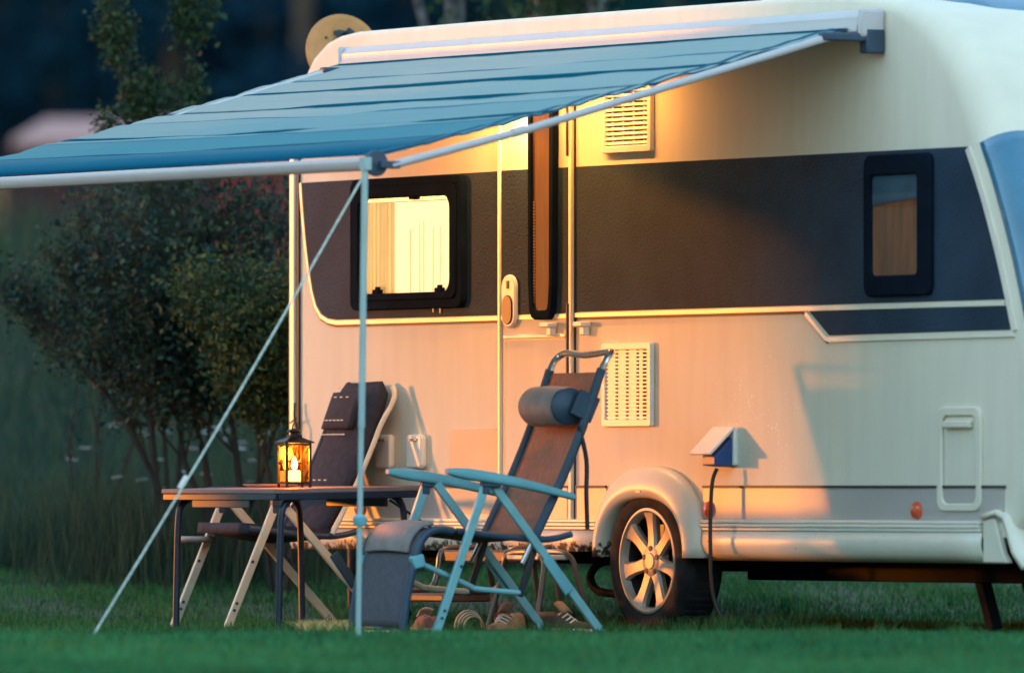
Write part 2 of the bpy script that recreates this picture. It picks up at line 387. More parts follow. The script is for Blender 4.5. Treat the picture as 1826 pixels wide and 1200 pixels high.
# ------------------------------------------------------------------ caravan
PROFILE = [  # flat outline of the long side, X-Z, clockwise from the rear bottom
    (-3.045, .42), (-3.045, 1.0), (-3.045, 1.7), (-3.04, 2.1), (-3.01, 2.30), (-2.95, 2.42), (-2.868, 2.505), (-2.758, 2.568), (-2.653, 2.600), (-2.5, 2.615),
    (-1.5, 2.62), (0, 2.62), (1.2, 2.618), (1.55, 2.608), (1.734, 2.585), (1.901, 2.535), (2.068, 2.459), (2.192, 2.357), (2.316, 2.216),
    (2.439, 1.993), (2.53, 1.84), (2.610, 1.677), (2.675, 1.53), (2.723, 1.405), (2.779, 1.247), (2.804, 1.089), (2.80, .95), (2.785, .8), (2.76, .66), (2.73, .52), (2.71, .42)]
WX, WZ = .03, .31
def edge_x(z):
    P = PROFILE[18:]
    for (x0, z0), (x1, z1) in zip(P, P[1:]):
        if z1 <= z <= z0: return x0 + (x1 - x0) * (z0 - z) / (z0 - z1)
    return 2.7
def make_shell(prof, width, wheel=True, rads=None):
    P = [Vector((x, 0, z)) for x, z in prof]
    nfix = len(P)
    if wheel:
        arc = [(WX + .385, .42)] + [(WX + .375 * math.cos(a), WZ + .36 * math.sin(a)) for a in [R(18 + 144 * k / 14) for k in range(15)]] + [(WX - .385, .42)]
        P += [Vector((x, 0, z)) for x, z in arc]
    n = len(P); mb = MB(); nr = []
    for i in range(n):
        if i >= nfix or i in (0, nfix - 1): nr.append(Vector((0, 0, 0))); continue
        t = (P[i + 1] - P[i - 1]).normalized(); nr.append(Vector((-t.z, 0, t.x)))
    def rad(i):
        if i >= nfix: return .001
        x = P[i].x
        return .03 + .12 * sstep(1.6, 2.4, x) + .03 * sstep(-2.6, -2.9, x) if rads is None else rads
    rings = []
    K = 7
    for k in range(K + 1):
        a = math.pi / 2 * k / K
        rings.append([P[i] + nr[i] * (rad(i) * math.sin(a)) + Vector((0, rad(i) * (1 - math.cos(a)), 0)) for i in range(n)])
    rings += [[Vector((p.x, width - p.y, p.z)) for p in r] for r in reversed(rings)]
    vs = [p for r in rings for p in r]; m = len(rings)
    fs = [(a * n + i, a * n + (i + 1) % n, (a + 1) * n + (i + 1) % n, (a + 1) * n + i) for a in range(m - 1) for i in range(n)]
    fs += [tuple(range(n)), tuple(reversed([(m - 1) * n + i for i in range(n)]))]
    return mb.add(vs, fs)

cv = thing('caravan', 'white caravan with dark grey window band, parked side-on behind the camping chairs', 'caravan', (0, 1.1, 0))
shell = make_shell(PROFILE, 2.28).build('body', M['shell'], cv, ang=30)
# lower coloured strip, its groove line and the seams
arch_gap = .43
for xa, xb in ((-3.01, -1.245), (-.612, -.36), (.42, 2.69)): MB().box(((xa + xb) / 2, -.002, .552), (xb - xa, .008, .136)).build('lower_panel', M['lower'], cv)
for xa, xb in ((-3.01, -1.245), (-.612, -.36), (.42, 2.70)): MB().box(((xa + xb) / 2, -.006, .6235), (xb - xa, .010, .011)).build('groove_line', M['groove'], cv)
# rear corner profile strips
MB().box((-3.035, -.010, 1.35), (.045, .022, 1.9)).build('corner_rail', M['trim'], cv, bevel=.006)
MB().box((-2.995, -.005, 1.35), (.012, .012, 1.9)).box((-3.064, .0, .95), (.014, .03, 1.1)).build('corner_seal', M['groove'], cv)
# rear dark panel
rear_panel = [(-2.969, 1.985), (-2.955, 1.88), (-2.929, 1.724), (-2.90, 1.60), (-2.868, 1.50), (-2.835, 1.435), (-2.79, 1.395), (-2.73, 1.375), (-2.66, 1.368), (-1.235, 1.368), (-1.235, 1.992)]
def plate(name, poly, m, y=-.006, y1=.002, bev=.002):
    return MB().prism(poly, y, y1).build(name, m, cv, bevel=bev)
plate('dark_panel', rear_panel, M['band'])
tw = [(-2.969, 1.985), (-2.955, 1.88), (-2.929, 1.724), (-2.90, 1.60), (-2.868, 1.50), (-2.835, 1.435), (-2.79, 1.395), (-2.73, 1.375), (-2.66, 1.366), (-1.25, 1.366)]
def strip(pts, w0, w1, y0, y1, mb=None):
    mb = mb or MB()
    for a, b in zip(pts, pts[1:]):
        pass
    n = len(pts); o = []
    P = [Vector((x, 0, z)) for x, z in pts]
    for i in range(n):
        t = (P[min(n - 1, i + 1)] - P[max(0, i - 1)]).normalized(); q = Vector((-t.z, 0, t.x)); o.append(q)
    A = [(p + q * w0) for p, q in zip(P, o)]; B = [(p + q * w1) for p, q in zip(P, o)]
    vs = []
    for a, b in zip(A, B): vs += [(a.x, y0, a.z), (b.x, y0, b.z), (b.x, y1, b.z), (a.x, y1, a.z)]
    fs = [(0, 1, 2, 3), tuple((n - 1) * 4 + k for k in (3, 2, 1, 0))]
    for i in range(n - 1):
        for k in range(4): fs.append((i * 4 + k, (i + 1) * 4 + k, (i + 1) * 4 + (k + 1) % 4, i * 4 + (k + 1) % 4))
    return mb.add(vs, fs)
strip(tw, -.003, -.021, -.009, .001).build('trim_line', M['trim'], cv)
strip(tw, -.0215, -.031, -.005, .001).build('trim_shadow_gap', M['groove'], cv)  # dark pinstripe along the lower edge of the cream trim
# front dark panels
fp = [(-.612, 1.372), (-.612, 1.994)] + [(edge_x(z) - .012, z) for z in (1.992, 1.9, 1.8, 1.7, 1.6, 1.5, 1.42, 1.385)]
fp = [(-.612, 1.372), (-.612, 1.994), (2.427, 1.994)] + [(edge_x(z) - .014, z) for z in (1.9, 1.8, 1.7, 1.6, 1.5, 1.42, 1.374)]
plate('dark_panel', fp, M['band'])
low = [(1.245, 1.347), (1.395, 1.246), (2.755, 1.252)] + [(edge_x(z) - .014, z) for z in (1.30, 1.347)]
plate('dark_panel', low, M['band'])
ln = [(-.612, 1.370), (2.70, 1.371)]
strip(ln, -.003, -.021, -.010, .001).build('trim_line', M['trim'], cv)
strip([(-.612, 1.348), (1.18, 1.348), (1.20, 1.346), (1.355, 1.236), (1.385, 1.222)], -.0005, -.0105, -.005, .001).build('trim_shadow_gap', M['groove'], cv)
strip([(1.225, 1.349), (1.378, 1.244), (1.395, 1.241), (2.765, 1.246)], -.002, -.022, -.010, .001).build('trim_line', M['trim'], cv)
strip([(edge_x(z) - .004, z) for z in (1.99, 1.9, 1.8, 1.7, 1.6, 1.5, 1.4, 1.3, 1.25)], .008, -.022, -.010, .004).build('trim_line', M['trim'], cv)

# lit window
wf = MB(); X0, X1, Z0, Z1 = -2.493, -1.519, 1.405, 1.985
wf.ring(rrect(X0, X1, Z0, Z1, .045), rrect(X0 + .05, X1 - .05, Z0 + .045, Z1 - .04, .03), -.034, -.001)
wf.ring(rrect(X0 + .044, X1 - .044, Z0 + .040, Z1 - .036, .04), rrect(X0 + .082, X1 - .098, Z0 + .072, Z1 - .088, .055), -.042, -.004)
win = wf.build('window', M['rubber'], cv, bevel=.006)
MB().prism(rrect(X0 + .03, X1 - .03, Z0 + .03, Z1 - .03, .03), -.011, -.008).build('blind', M['curtain_glow'], win)
rows = []
for j in range(2):
    z = Z0 + .06 if j == 0 else Z1 - .09
    rows.append([(X0 + .07 + .30 * i / 90, -.0165 + .0035 * math.sin(i * .62) + .001 * math.sin(i * 1.7), z) for i in range(91)])
MB().grid(rows).build('curtain', M['curtain_fold'], win)
fm = MB()
for x in (-1.995, -1.915, -1.88, -1.74, -1.80): fm.box((x, -.0125, 1.60 + random.uniform(-.03, .05)), (.005, .002, .30 + random.uniform(0, .16)))
fm.build('curtain_pleat', M['curtain_fold'], win)
MB().box((-2.0, -.018, 1.90), (.84, .006, .045)).build('blind_rail', M['front_glass'], win, bevel=.004)
for x in (-2.26, -1.72):
    MB().box((x, -.026, 1.482), (.075, .014, .026)).box((x + .015, -.034, 1.492), (.035, .012, .030)).build('latch', M['rubber'], win, bevel=.004)
MB().box((-1.945, -.03, 1.895), (.05, .014, .02)).build('latch', M['rubber'], win, bevel=.003)
MB().prism(rrect(X0 + .05, X1 - .05, Z0 + .045, Z1 - .04, .05), -.024, -.021).build('pane', M['glass'], win)
mb = MB()
for k, z in enumerate((1.935, 1.955)): mb.box((-2.0, -.036, z), (.90, .006, .006))
mb.build('frame_bead', M['rubber'], win)

# narrow front window
fx0, fx1, fz0, fz1 = 1.69, 2.185, 1.40, 1.978
w2 = MB().ring(rrect(fx0, fx1, fz0, fz1, .04), rrect(fx0 + .045, fx1 - .10, fz0 + .085, fz1 - .085, .02), -.03, -.001).build('window', M['rubber'], cv, bevel=.008)
MB().prism(rrect(fx0 + .03, fx1 - .08, fz0 + .05, fz1 - .05, .02), -.009, -.006).build('blind', mat('brown_curtain', (.36, .115, .04), .8, var=.25, vs=6, stretch=(4, 1, .5)), w2)  # orange lower part of the reflection, painted as a sheet behind the pane
MB().prism([(fx0 + .04, 1.77), (fx1 - .09, 1.80), (fx1 - .09, 1.93), (fx0 + .04, 1.93)], -.013, -.010).build('curtain', mat('blue_grey_blind', (.07, .14, .19), .6, var=.15), w2)  # blue upper part of the reflection, painted likewise
MB().prism(rrect(fx0 + .04, fx1 - .09, fz0 + .08, fz1 - .08, .02), -.022, -.019).build('pane', M['dark_glass'], w2)

# door
dx0, dx1 = -1.212, -.648
door = MB().prism(rrect(dx0, dx1, .475, 2.36, .04), -.012, .002).build('door', M['shell'], cv, bevel=.004)
MB().prism([(dx0 + .002, 1.368), (dx1 - .002, 1.368), (dx1 - .002, 1.993), (dx0 + .002, 1.993)], -.017, -.011).build('dark_panel', M['band'], door, bevel=.002)
strip([(dx0 + .004, 1.366), (dx1 - .004, 1.366)], -.002, -.020, -.019, -.010).build('trim_line', M['trim'], door)
MB().box((dx0 - .012, -.012, 1.44), (.021, .022, 1.92)).box((dx1 + .016, -.012, 1.44), (.021, .022, 1.92)).build('door_frame', M['trim'], cv, bevel=.004)
MB().box((dx0 - .0285, -.003, 1.44), (.008, .010, 1.92)).box((dx1 + .031, -.003, 1.44), (.007, .010, 1.92)).build('door_seal', M['groove'], cv)
for z, hh_ in ((1.13, .56), (2.15, .22)): MB().box((dx1 + .002, -.020, z), (.013, .02, hh_)).build('hinge', M['groove'], door, bevel=.003)
MB().box(((dx0 + dx1) / 2, -.0125, .552), (dx1 - dx0 - .04, .004, .132)).build('lower_panel', M['lower'], door)
MB().box(((dx0 + dx1) / 2, -.0145, .6235), (dx1 - dx0 - .01, .006, .011)).build('groove_line', M['groove'], door)
MB().box((-.93, -.016, 1.272), (.52, .012, .018)).build('ledge', M['white_plastic'], door, bevel=.004)
strip(rrect(dx0 + .02, dx1 - .02, .50, 1.262, .03)[:], 0, .004, -.0135, -.011).build('seam', M['lower'], door)
dw = [(-.945, 2.30), (-.942, 1.50), (-.932, 1.385), (-.915, 1.352), (-.89, 1.342), (-.79, 1.342), (-.765, 1.352), (-.748, 1.385), (-.738, 1.50), (-.735, 2.30)]
dwi = [(-.917, 2.29), (-.914, 1.50), (-.908, 1.41), (-.90, 1.39), (-.885, 1.382), (-.80, 1.382), (-.785, 1.39), (-.777, 1.41), (-.769, 1.50), (-.766, 2.29)]
dwf = MB().ring(dw, dwi, -.046, -.012).build('door_window', M['rubber'], door, bevel=.006)
MB().prism([(x, z) for x, z in dwi], -.034, -.030).build('pane', M['brown_pane'], dwf)
zz = MB()
for k in range(34): zz.box((-.905, -.0355, 1.42 + k * .013), (.014, .004, .007))
zz.build('blind_edge', M['brown_board'], dwf)
h = MB().prism(rrect(-1.186, -1.068, 1.31, 1.541, .057, 7), -.034, -.012).build('handle', M['white_plastic'], door, bevel=.008)
MB().prism(rrect(-1.170, -1.088, 1.325, 1.452, .04, 6), -.040, -.033).build('grip', M['dark_metal'], h, bevel=.004)
MB().box((-1.127, -.037, 1.497), (.014, .006, .035)).build('lock', M['dark_metal'], h)
def hook(x, y, parent):
    MB().box((x, -.03 + y, 1.318), (.075, .05, .022)).box((x + .01, -.022 + y, 1.29), (.04, .03, .04)).build('catch', M['white_plastic'], parent, bevel=.006)
hook(-.775, -.012, door); hook(-.52, 0, cv)

# vents
def vent(x0, x1, z0, z1, rows, cols, style):
    v = MB().ring(rrect(x0, x1, z0, z1, .012, 3), rrect(x0 + .03, x1 - .03, z0 + .03, z1 - .03, .004, 3), -.024, -.001).build('vent', M['white_plastic'], cv, bevel=.004)
    MB().box(((x0 + x1) / 2, -.004, (z0 + z1) / 2), (x1 - x0 - .04, .004, z1 - z0 - .04)).build('dark_core', M['groove'], v)
    g = MB(); n = rows; hgt = (z1 - z0 - .06) / n
    for k in range(n):
        z = z0 + .03 + hgt * (k + .5)
        if style == 'louvre': g.box(((x0 + x1) / 2, -.013, z), (x1 - x0 - .058, .012, hgt * .52), Matrix.Rotation(R(-20), 3, 'X'))
        else: g.box(((x0 + x1) / 2, -.012, z), (x1 - x0 - .058, .010, hgt * .50))
    wd = (x1 - x0 - .06) / cols
    for c in range(cols + (1 if style != 'louvre' else 0)):
        x = x0 + .03 + wd * (c + (.5 if style == 'louvre' else 0.5))
        if style != 'louvre': g.box((min(x, x1 - .045), -.010, (z0 + z1) / 2), (wd * .70, .010, z1 - z0 - .06))
        else: g.box((x, -.008, (z0 + z1) / 2), (.010, .006, z1 - z0 - .06))
    g.build('louvre', M['white_plastic'], v)
vent(-.372, .027, 2.042, 2.345, 12, 4, 'louvre')
vent(-.372, .027, .879, 1.235, 18, 4, 'slot')

# small wall fittings
for x0, x1 in ((-2.275, -2.145), (-2.005, -1.87)):
    b = MB().prism(rrect(x0, x1, .704, .853, .02), -.032, .001).build('service_cap', M['white_plastic'], cv, bevel=.010)
    MB().box(((x0 + x1) / 2, -.036, .830), (.07, .006, .012)).build('latch', M['lower'], b, bevel=.002)
sd = MB().prism(rrect(-1.672, -1.256, .505, .876, .02), -.007, .001).build('locker_door', mat('beige_locker', (.42, .385, .34), .5, var=.04, bump=.15, bs=95), cv, bevel=.002)  # chair shadow on the wall, put in as a darker plate
MB().box((-1.25, -.006, .69), (.008, .008, .36)).build('hinge', M['groove'], sd)  # dark right edge of the painted shadow
for x in (-2.444, .47, 2.06):
    MB().lathe([(.0, -.03), (.020, -.028), (.034, -.018), (.038, -.004), (.038, .001)], (x, 0, .527), 'Y', 20).build('marker_light', M['amber'], cv)
ht = MB().ring(rrect(2.215, 2.535, .525, .945, .045), rrect(2.25, 2.50, .555, .91, .035), -.016, .001).build('gas_hatch', M['shell'], cv, bevel=.005)
MB().box((2.375, -.020, .875), (.19, .026, .03)).build('handle', M['shell'], ht, bevel=.006)
MB().prism(rrect(2.255, 2.495, .56, .905, .03), -.005, .001).build('hatch_panel', M['shell'], ht, bevel=.002)
sf = MB().box((.616, -.012, .79), (.150, .024, .155)).build('socket', M['white_plastic'], cv, bevel=.006)
lid = MB(); a = R(43)
lid.box((.616, -.022 - .078 * math.cos(a) - .006, .868 - .078 * math.sin(a)), (.165, .165, .012), Matrix.Rotation(a, 3, 'X'))
lid.build('socket_lid', M['white_plastic'], sf, bevel=.004)

# skirt and rail (curved apron below the rail)
def apron(x0, x1, zb):
    rows = []
    for x in np.linspace(x0, x1, 12):
        rows.append([(x, -.024, .437), (x, -.030, .40), (x, -.030, .38), (x, -.022, .35), (x, 0.0, zb + .012), (x, .05, zb), (x, .10, zb)])
    return MB().grid(rows)
M['skirt'] = mat('cream_skirt', (.70, .65, .53), .4, var=.03)
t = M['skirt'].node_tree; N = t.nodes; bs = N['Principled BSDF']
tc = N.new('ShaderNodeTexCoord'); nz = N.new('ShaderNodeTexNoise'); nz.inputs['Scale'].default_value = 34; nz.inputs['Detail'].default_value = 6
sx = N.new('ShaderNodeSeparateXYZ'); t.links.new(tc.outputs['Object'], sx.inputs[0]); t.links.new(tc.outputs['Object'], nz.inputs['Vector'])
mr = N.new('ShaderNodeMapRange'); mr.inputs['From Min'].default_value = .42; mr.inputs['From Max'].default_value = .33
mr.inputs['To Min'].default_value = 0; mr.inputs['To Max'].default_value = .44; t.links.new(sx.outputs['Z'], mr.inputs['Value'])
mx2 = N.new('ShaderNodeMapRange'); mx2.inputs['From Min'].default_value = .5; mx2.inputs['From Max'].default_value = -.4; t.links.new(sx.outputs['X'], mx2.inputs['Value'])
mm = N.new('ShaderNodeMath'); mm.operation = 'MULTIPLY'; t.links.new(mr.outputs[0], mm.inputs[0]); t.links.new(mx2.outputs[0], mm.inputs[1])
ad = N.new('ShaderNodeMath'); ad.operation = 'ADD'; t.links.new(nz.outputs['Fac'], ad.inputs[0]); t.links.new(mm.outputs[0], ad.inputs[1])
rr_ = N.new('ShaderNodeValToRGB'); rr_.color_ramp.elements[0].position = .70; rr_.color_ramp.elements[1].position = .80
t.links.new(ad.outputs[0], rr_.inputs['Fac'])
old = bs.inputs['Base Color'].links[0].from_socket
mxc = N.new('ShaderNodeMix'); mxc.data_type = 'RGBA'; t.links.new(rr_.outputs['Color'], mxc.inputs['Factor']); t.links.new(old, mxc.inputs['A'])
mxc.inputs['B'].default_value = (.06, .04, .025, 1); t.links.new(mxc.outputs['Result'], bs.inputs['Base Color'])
apron(-2.80, -.385, .355).build('skirt', M['skirt'], cv, solid=.008)
apron(.40, 2.56, .318).build('skirt', M['skirt'], cv, solid=.008)
apron(-3.03, -2.805, .36).build('skirt', M['skirt'], cv, solid=.008)
sk = MB()
for z, dy in ((.478, .030), (.462, .034), (.447, .030)):
    sk.box((-1.61, -dy / 2, z), (2.40, dy, .0145)); sk.box((1.465, -dy / 2, z), (2.16, dy, .0145))
sk.build('skirt_rail', M['trim'], cv, bevel=.004)
nose = MB()  # front end of the skirt with its raised lip
nose.grid([[(x, -.03 + .07 * k, z) for k in range(3)] for x, z in ((2.56, .50), (2.66, .52), (2.72, .50), (2.75, .44), (2.79, .36), (2.86, .30))])
nose.build('skirt_nose', M['shell'], cv, solid=.022)
MB().prism([(2.56, .492), (2.64, .50), (2.66, .46), (2.70, .36), (2.74, .318), (2.56, .318)], -.02, .01).build('skirt_end', M['skirt'], cv, bevel=.006)

# wheel arch
def arch():
    K = 36; rows = []
    for k in range(K + 1):
        a = math.pi * (1 - k / K)
        ca, sa = math.cos(a), math.sin(a)
        def pt(rx, rz, z0, y): 
            e = .86
            return (WX - .01 + rx * math.copysign(abs(ca) ** e, ca), y, z0 + rz * abs(sa) ** e)
        rows.append([pt(.435, .385, .325, .001), pt(.432, .383, .325, -.022), pt(.415, .367, .325, -.048), pt(.385, .325, .325, -.070), pt(.362, .292, .325, -.078), pt(.348, .268, .325, -.074),
                     pt(.338, .254, .325, -.058), pt(.334, .25, .325, .0), pt(.336, .252, .325, .08)])
    return MB().grid(rows)
wa = arch().build('wheel_arch', M['skirt'], cv, solid=.006, ang=60)
MB().box((WX - .01, -.079, .605), (.035, .006, .012)).build('badge', M['lower'], wa)
# wheel
wy = .0
def make_wheel(x, y):
    tp = [(.222, -.02), (.235, -.028), (.275, -.034), (.300, -.026), (.312, -.010), (.318, .01), (.318, .08), (.318, .14), (.305, .16), (.225, .16)]
    ty = MB().lathe(tp, (x, y, WZ), 'Y', 56, True).build('tyre', M['tyre'], whe, ang=50)
    tr = MB()
    for k in range(60):
        a = 2 * math.pi * k / 60; tr.box((x + .318 * math.cos(a), y + .072, WZ + .318 * math.sin(a)), (.010, .12, .012), Matrix.Rotation(-a, 3, 'Y'))
    tr.build('tread', M['tyre'], ty)
    rm = MB().lathe([(.226, -.016), (.224, -.028), (.214, -.030), (.206, -.022), (.200, -.006), (.197, .004)], (x, y, WZ), 'Y', 56, False, False).build('rim', M['rim'], whe, ang=40)
    sp = MB()
    for k in range(7):
        a = R(90 + 360 / 7 * k)
        c, s_ = math.cos(a), math.sin(a); nx, nz = -s_, c
        sect = []
        for r0, w, yo in ((.045, .034, -.008), (.085, .029, -.007), (.13, .028, -.009), (.175, .034, -.014), (.204, .050, -.021)):
            q = []
            for wx_, yy in ((-w, yo + .012), (-w * .72, yo), (w * .72, yo), (w, yo + .012), (w * .8, yo + .035), (-w * .8, yo + .035)):
                q.append((x + c * r0 + nx * wx_, y + yy, WZ + s_ * r0 + nz * wx_))
            sect.append(q)
        vs = [p for q in sect for p in q]
        fs = [(i * 6 + j, i * 6 + (j + 1) % 6, (i + 1) * 6 + (j + 1) % 6, (i + 1) * 6 + j) for i in range(4) for j in range(6)] + [tuple(range(6)), tuple(24 + j for j in reversed(range(6)))]
        sp.add(vs, fs)
    sp.lathe([(.0, -.016), (.032, -.016), (.036, -.011), (.065, -.008), (.078, .0), (.078, .035)], (x, y, WZ), 'Y', 32)
    sp.build('spokes', M['rim'], rm, ang=40)
    for k in range(5):
        a = R(90 + 72 * k); MB().lathe([(.0, -.0125), (.012, -.0125), (.0125, .0)], (x + .052 * math.cos(a), y, WZ + .052 * math.sin(a)), 'Y', 12).build('wheel_bolt', M['groove'], rm)
    MB().lathe([(.197, .004), (.192, .05), (.19, .12), (.16, .125), (.155, .05), (0, .045)], (x, y, WZ), 'Y', 40, False, False).build('brake_drum', M['dark_metal'], rm)
    return ty
whe = bpy.data.objects.new('wheel', None); COL.objects.link(whe); whe.parent = cv; ORG[whe.name] = Vector((0, 1.1, 0))
make_wheel(WX, -.015)
whe2 = copy_tree(whe, cv); whe2.rotation_euler = (0, 0, math.pi); whe2.location = (2 * WX, 0, 0)
# front windows, roof light, roof vent
rows = []
for z in np.linspace(1.27, 1.975, 14):
    e = edge_x(z); sl = (edge_x(z + .03) - edge_x(z - .03)) / .06; nn = Vector((1, 0, -sl)).normalized()
    row = []
    for a in np.linspace(R(20), R(90), 8):
        q = Vector((e, 0, z)) + nn * (.15 * math.sin(a) + .008); row.append((q.x, .15 * (1 - math.cos(a)) + .004 - .006 * math.cos(a), q.z))
    q = Vector((e, 0, z)) + nn * .158
    for t in np.linspace(.05, 1, 12): row.append((q.x + .03 * math.sin(math.pi * t), .154 + 1.97 * t, q.z))
    rows.append(row)
MB().grid(rows).build('front_window', M['front_glass'], cv, solid=.01)
def roof_z(x):
    P = PROFILE[9:20]
    for (x0, z0), (x1, z1) in zip(P, P[1:]):
        if x0 <= x <= x1: return z0 + (z1 - z0) * (x - x0) / (x1 - x0)
    return 2.3
rl = []
for k in range(11):
    t = k / 10; x = 1.55 + .62 * t
    rl.append([(x, .30 + 1.4 * u, roof_z(x) + .055 + .06 * (math.sin(math.pi * u) * math.sin(math.pi * t)) ** .5) for u in np.linspace(0, 1, 13)])
MB().grid(rl).build('roof_light', M['front_glass'], cv, solid=.02)
MB().box((1.86, 1.0, 2.56), (.5, 1.3, .05), Matrix.Rotation(R(14), 3, 'Y')).build('roof_light_frame', M['white_plastic'], cv, bevel=.01)
rk = MB()
for x in (.43, .50, .57): rk.box((x, .3, 2.70), (.014, .02, .13))
for z in (2.668, 2.70, 2.735): rk.box((.50, .3, z), (.20, .016, .010))
rk.build('roof_rack', M['white_plastic'], cv, bevel=.003)
# under the body
ch = MB().box((1.5, .35, .295), (2.5, .06, .13)).box((-1.6, .35, .33), (2.9, .05, .08)).box((1.5, 1.93, .295), (2.5, .06, .13)).box((-1.6, 1.93, .33), (2.9, .05, .08)).box((WX, 1.1, .31), (.09, 1.9, .09))
ch.box((.95, 1.0, .33), (.9, .9, .16)).box((1.9, 1.0, .345), (.7, .8, .1))
ch.build('chassis', M['chassis'], cv, bevel=.006)
MB().tube(smooth_path([(-.42, .12, .31), (-.60, .12, .30), (-.68, .12, .26), (-.69, .12, .22), (-.62, .12, .175), (-.42, .12, .165), (-.3, .12, .165)], 5), .018, 10).build('spare_wheel_carrier', M['chassis'], cv)
for x in (2.06, -2.7):
    lg = MB().bar((x - .10, .36, .30), (x + .02, .36, .04), .05, .05).box((x + .03, .36, .026), (.12, .12, .02)).build('corner_steady', M['chassis'], cv, bevel=.004)
MB().box((2.85 + .45, 1.1, .42), (.9, .9, .10)).bar((2.8, .75, .40), (4.2, 1.1, .40), .06, .08).bar((2.8, 1.45, .40), (4.2, 1.1, .40), .06, .08).build('drawbar', M['chassis'], cv, bevel=.01)
# awning lamp: a long LED strip light under the roof edge, over the door
al = MB().box((-.68, -.26, 2.405), (1.55, .05, .035)).build('porch_lamp', M['white_plastic'], cv, bevel=.008)
MB().box((-.68, -.26, 2.385), (1.50, .03, .005)).build('lens', emis('lamp_lens', (1, .72, .36), .6), al)
for x in (-1.3, .2): MB().box((x, -.12, 2.415), (.03, .24, .02)).build('mount', M['white_plastic'], al)
pl = bpy.data.lights.new('porch_lamp_light', 'AREA'); pl.shape = 'RECTANGLE'; pl.size = 1.5; pl.size_y = .03; pl.energy = 1.75; pl.color = (1, .35, .06)
po = bpy.data.objects.new('porch_lamp_light', pl); COL.objects.link(po); po.parent = al
po.location = (-.68, -.26 - 1.1, 2.380); po.rotation_euler = (R(30), 0, 0)

dl_ = MB().box((-.96, -.06, 2.40), (.16, .08, .035)).build('door_lamp', M['white_plastic'], cv, bevel=.008)
MB().box((-.96, -.065, 2.380), (.13, .05, .005)).build('lens', emis('door_lens', (1, .8, .5), .8), dl_)
p2 = bpy.data.lights.new('door_lamp_light', 'AREA'); p2.shape = 'RECTANGLE'; p2.size = .13; p2.size_y = .05; p2.energy = .55; p2.color = (1, .62, .30)
o2 = bpy.data.objects.new('door_lamp_light', p2); COL.objects.link(o2); o2.parent = dl_; o2.location = (-.96, -.075 - 1.1, 2.372); o2.rotation_euler = (R(10), 0, 0)

# ------------------------------------------------------------------ awning
AX0, AX1, BY, BZ = -2.42, 1.79, -2.385, 1.905
aw = thing('awning', 'blue striped awning canopy pulled out from the caravan roof edge', 'awning', (0, -.1, 2.5))
cs = [(-.125, 2.478), (-.125, 2.500), (-.118, 2.512), (-.118, 2.538), (-.105, 2.556), (-.095, 2.566), (-.02, 2.575), (-.004, 2.575), (-.004, 2.45), (-.06, 2.45)]
mb = MB(); n = len(cs)
mb.add([(AX0, y, z) for y, z in cs] + [(AX1, y, z) for y, z in cs], [tuple(range(n)), tuple(reversed(range(n, 2 * n)))] + [(i, n + i, n + (i + 1) % n, (i + 1) % n) for i in range(n)])
case = mb.build('cassette', M['awn_white'], aw, bevel=.003)
for x in (AX1 + .02, AX0 - .02): MB().box((x - .006 * (1 if x > 0 else -1), -.064, 2.513), (.026, .123, .118)).build('end_cap', M['awn_white'], case, bevel=.02)
cvm = bpy.data.materials.new('striped_canvas'); cvm.use_nodes = True; t = cvm.node_tree; N = t.nodes; b = N['Principled BSDF']
b.inputs['Roughness'].default_value = .9; b.inputs['Specular IOR Level'].default_value = 0.0
at = N.new('ShaderNodeAttribute'); at.attribute_name = 'var'
tcx = N.new('ShaderNodeTexCoord'); nz = N.new('ShaderNodeTexNoise'); nz.inputs['Scale'].default_value = 1.3; nz.inputs['Detail'].default_value = 3
mpp = N.new('ShaderNodeMapping'); mpp.inputs['Scale'].default_value = (1.2, .5, .5)
t.links.new(tcx.outputs['Object'], mpp.inputs[0]); t.links.new(mpp.outputs[0], nz.inputs['Vector'])
ml = N.new('ShaderNodeMath'); ml.operation = 'MULTIPLY_ADD'; ml.inputs[1].default_value = .030; t.links.new(nz.outputs['Fac'], ml.inputs[0]); t.links.new(at.outputs['Fac'], ml.inputs[2])
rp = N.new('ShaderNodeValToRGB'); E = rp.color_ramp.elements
PALE, DEEP, MID = (.29, .385, .375, 1), (.003, .085, .125, 1), (.085, .19, .245, 1)  # dark tones put the shade of the canvas folds into colour stripes
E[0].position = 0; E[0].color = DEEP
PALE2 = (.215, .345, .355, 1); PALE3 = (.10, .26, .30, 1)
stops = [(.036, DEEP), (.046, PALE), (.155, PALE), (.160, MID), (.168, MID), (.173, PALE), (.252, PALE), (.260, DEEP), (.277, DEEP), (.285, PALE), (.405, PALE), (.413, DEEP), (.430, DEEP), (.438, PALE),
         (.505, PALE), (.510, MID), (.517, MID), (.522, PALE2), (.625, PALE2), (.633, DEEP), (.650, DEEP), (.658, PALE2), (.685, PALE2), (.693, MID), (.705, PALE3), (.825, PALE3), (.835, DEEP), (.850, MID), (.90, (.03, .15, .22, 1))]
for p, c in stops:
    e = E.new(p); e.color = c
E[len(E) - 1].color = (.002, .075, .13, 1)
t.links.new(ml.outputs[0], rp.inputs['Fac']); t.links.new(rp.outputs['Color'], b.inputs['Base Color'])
nb = N.new('ShaderNodeTexNoise'); nb.inputs['Scale'].default_value = 400; bp = N.new('ShaderNodeBump'); bp.inputs['Strength'].default_value = .15; bp.inputs['Distance'].default_value = .001
t.links.new(nb.outputs['Fac'], bp.inputs['Height']); t.links.new(bp.outputs['Normal'], b.inputs['Normal'])
tr = N.new('ShaderNodeBsdfTranslucent'); t.links.new(rp.outputs['Color'], tr.inputs['Color']); mx = N.new('ShaderNodeMixShader'); mx.inputs[0].default_value = .12
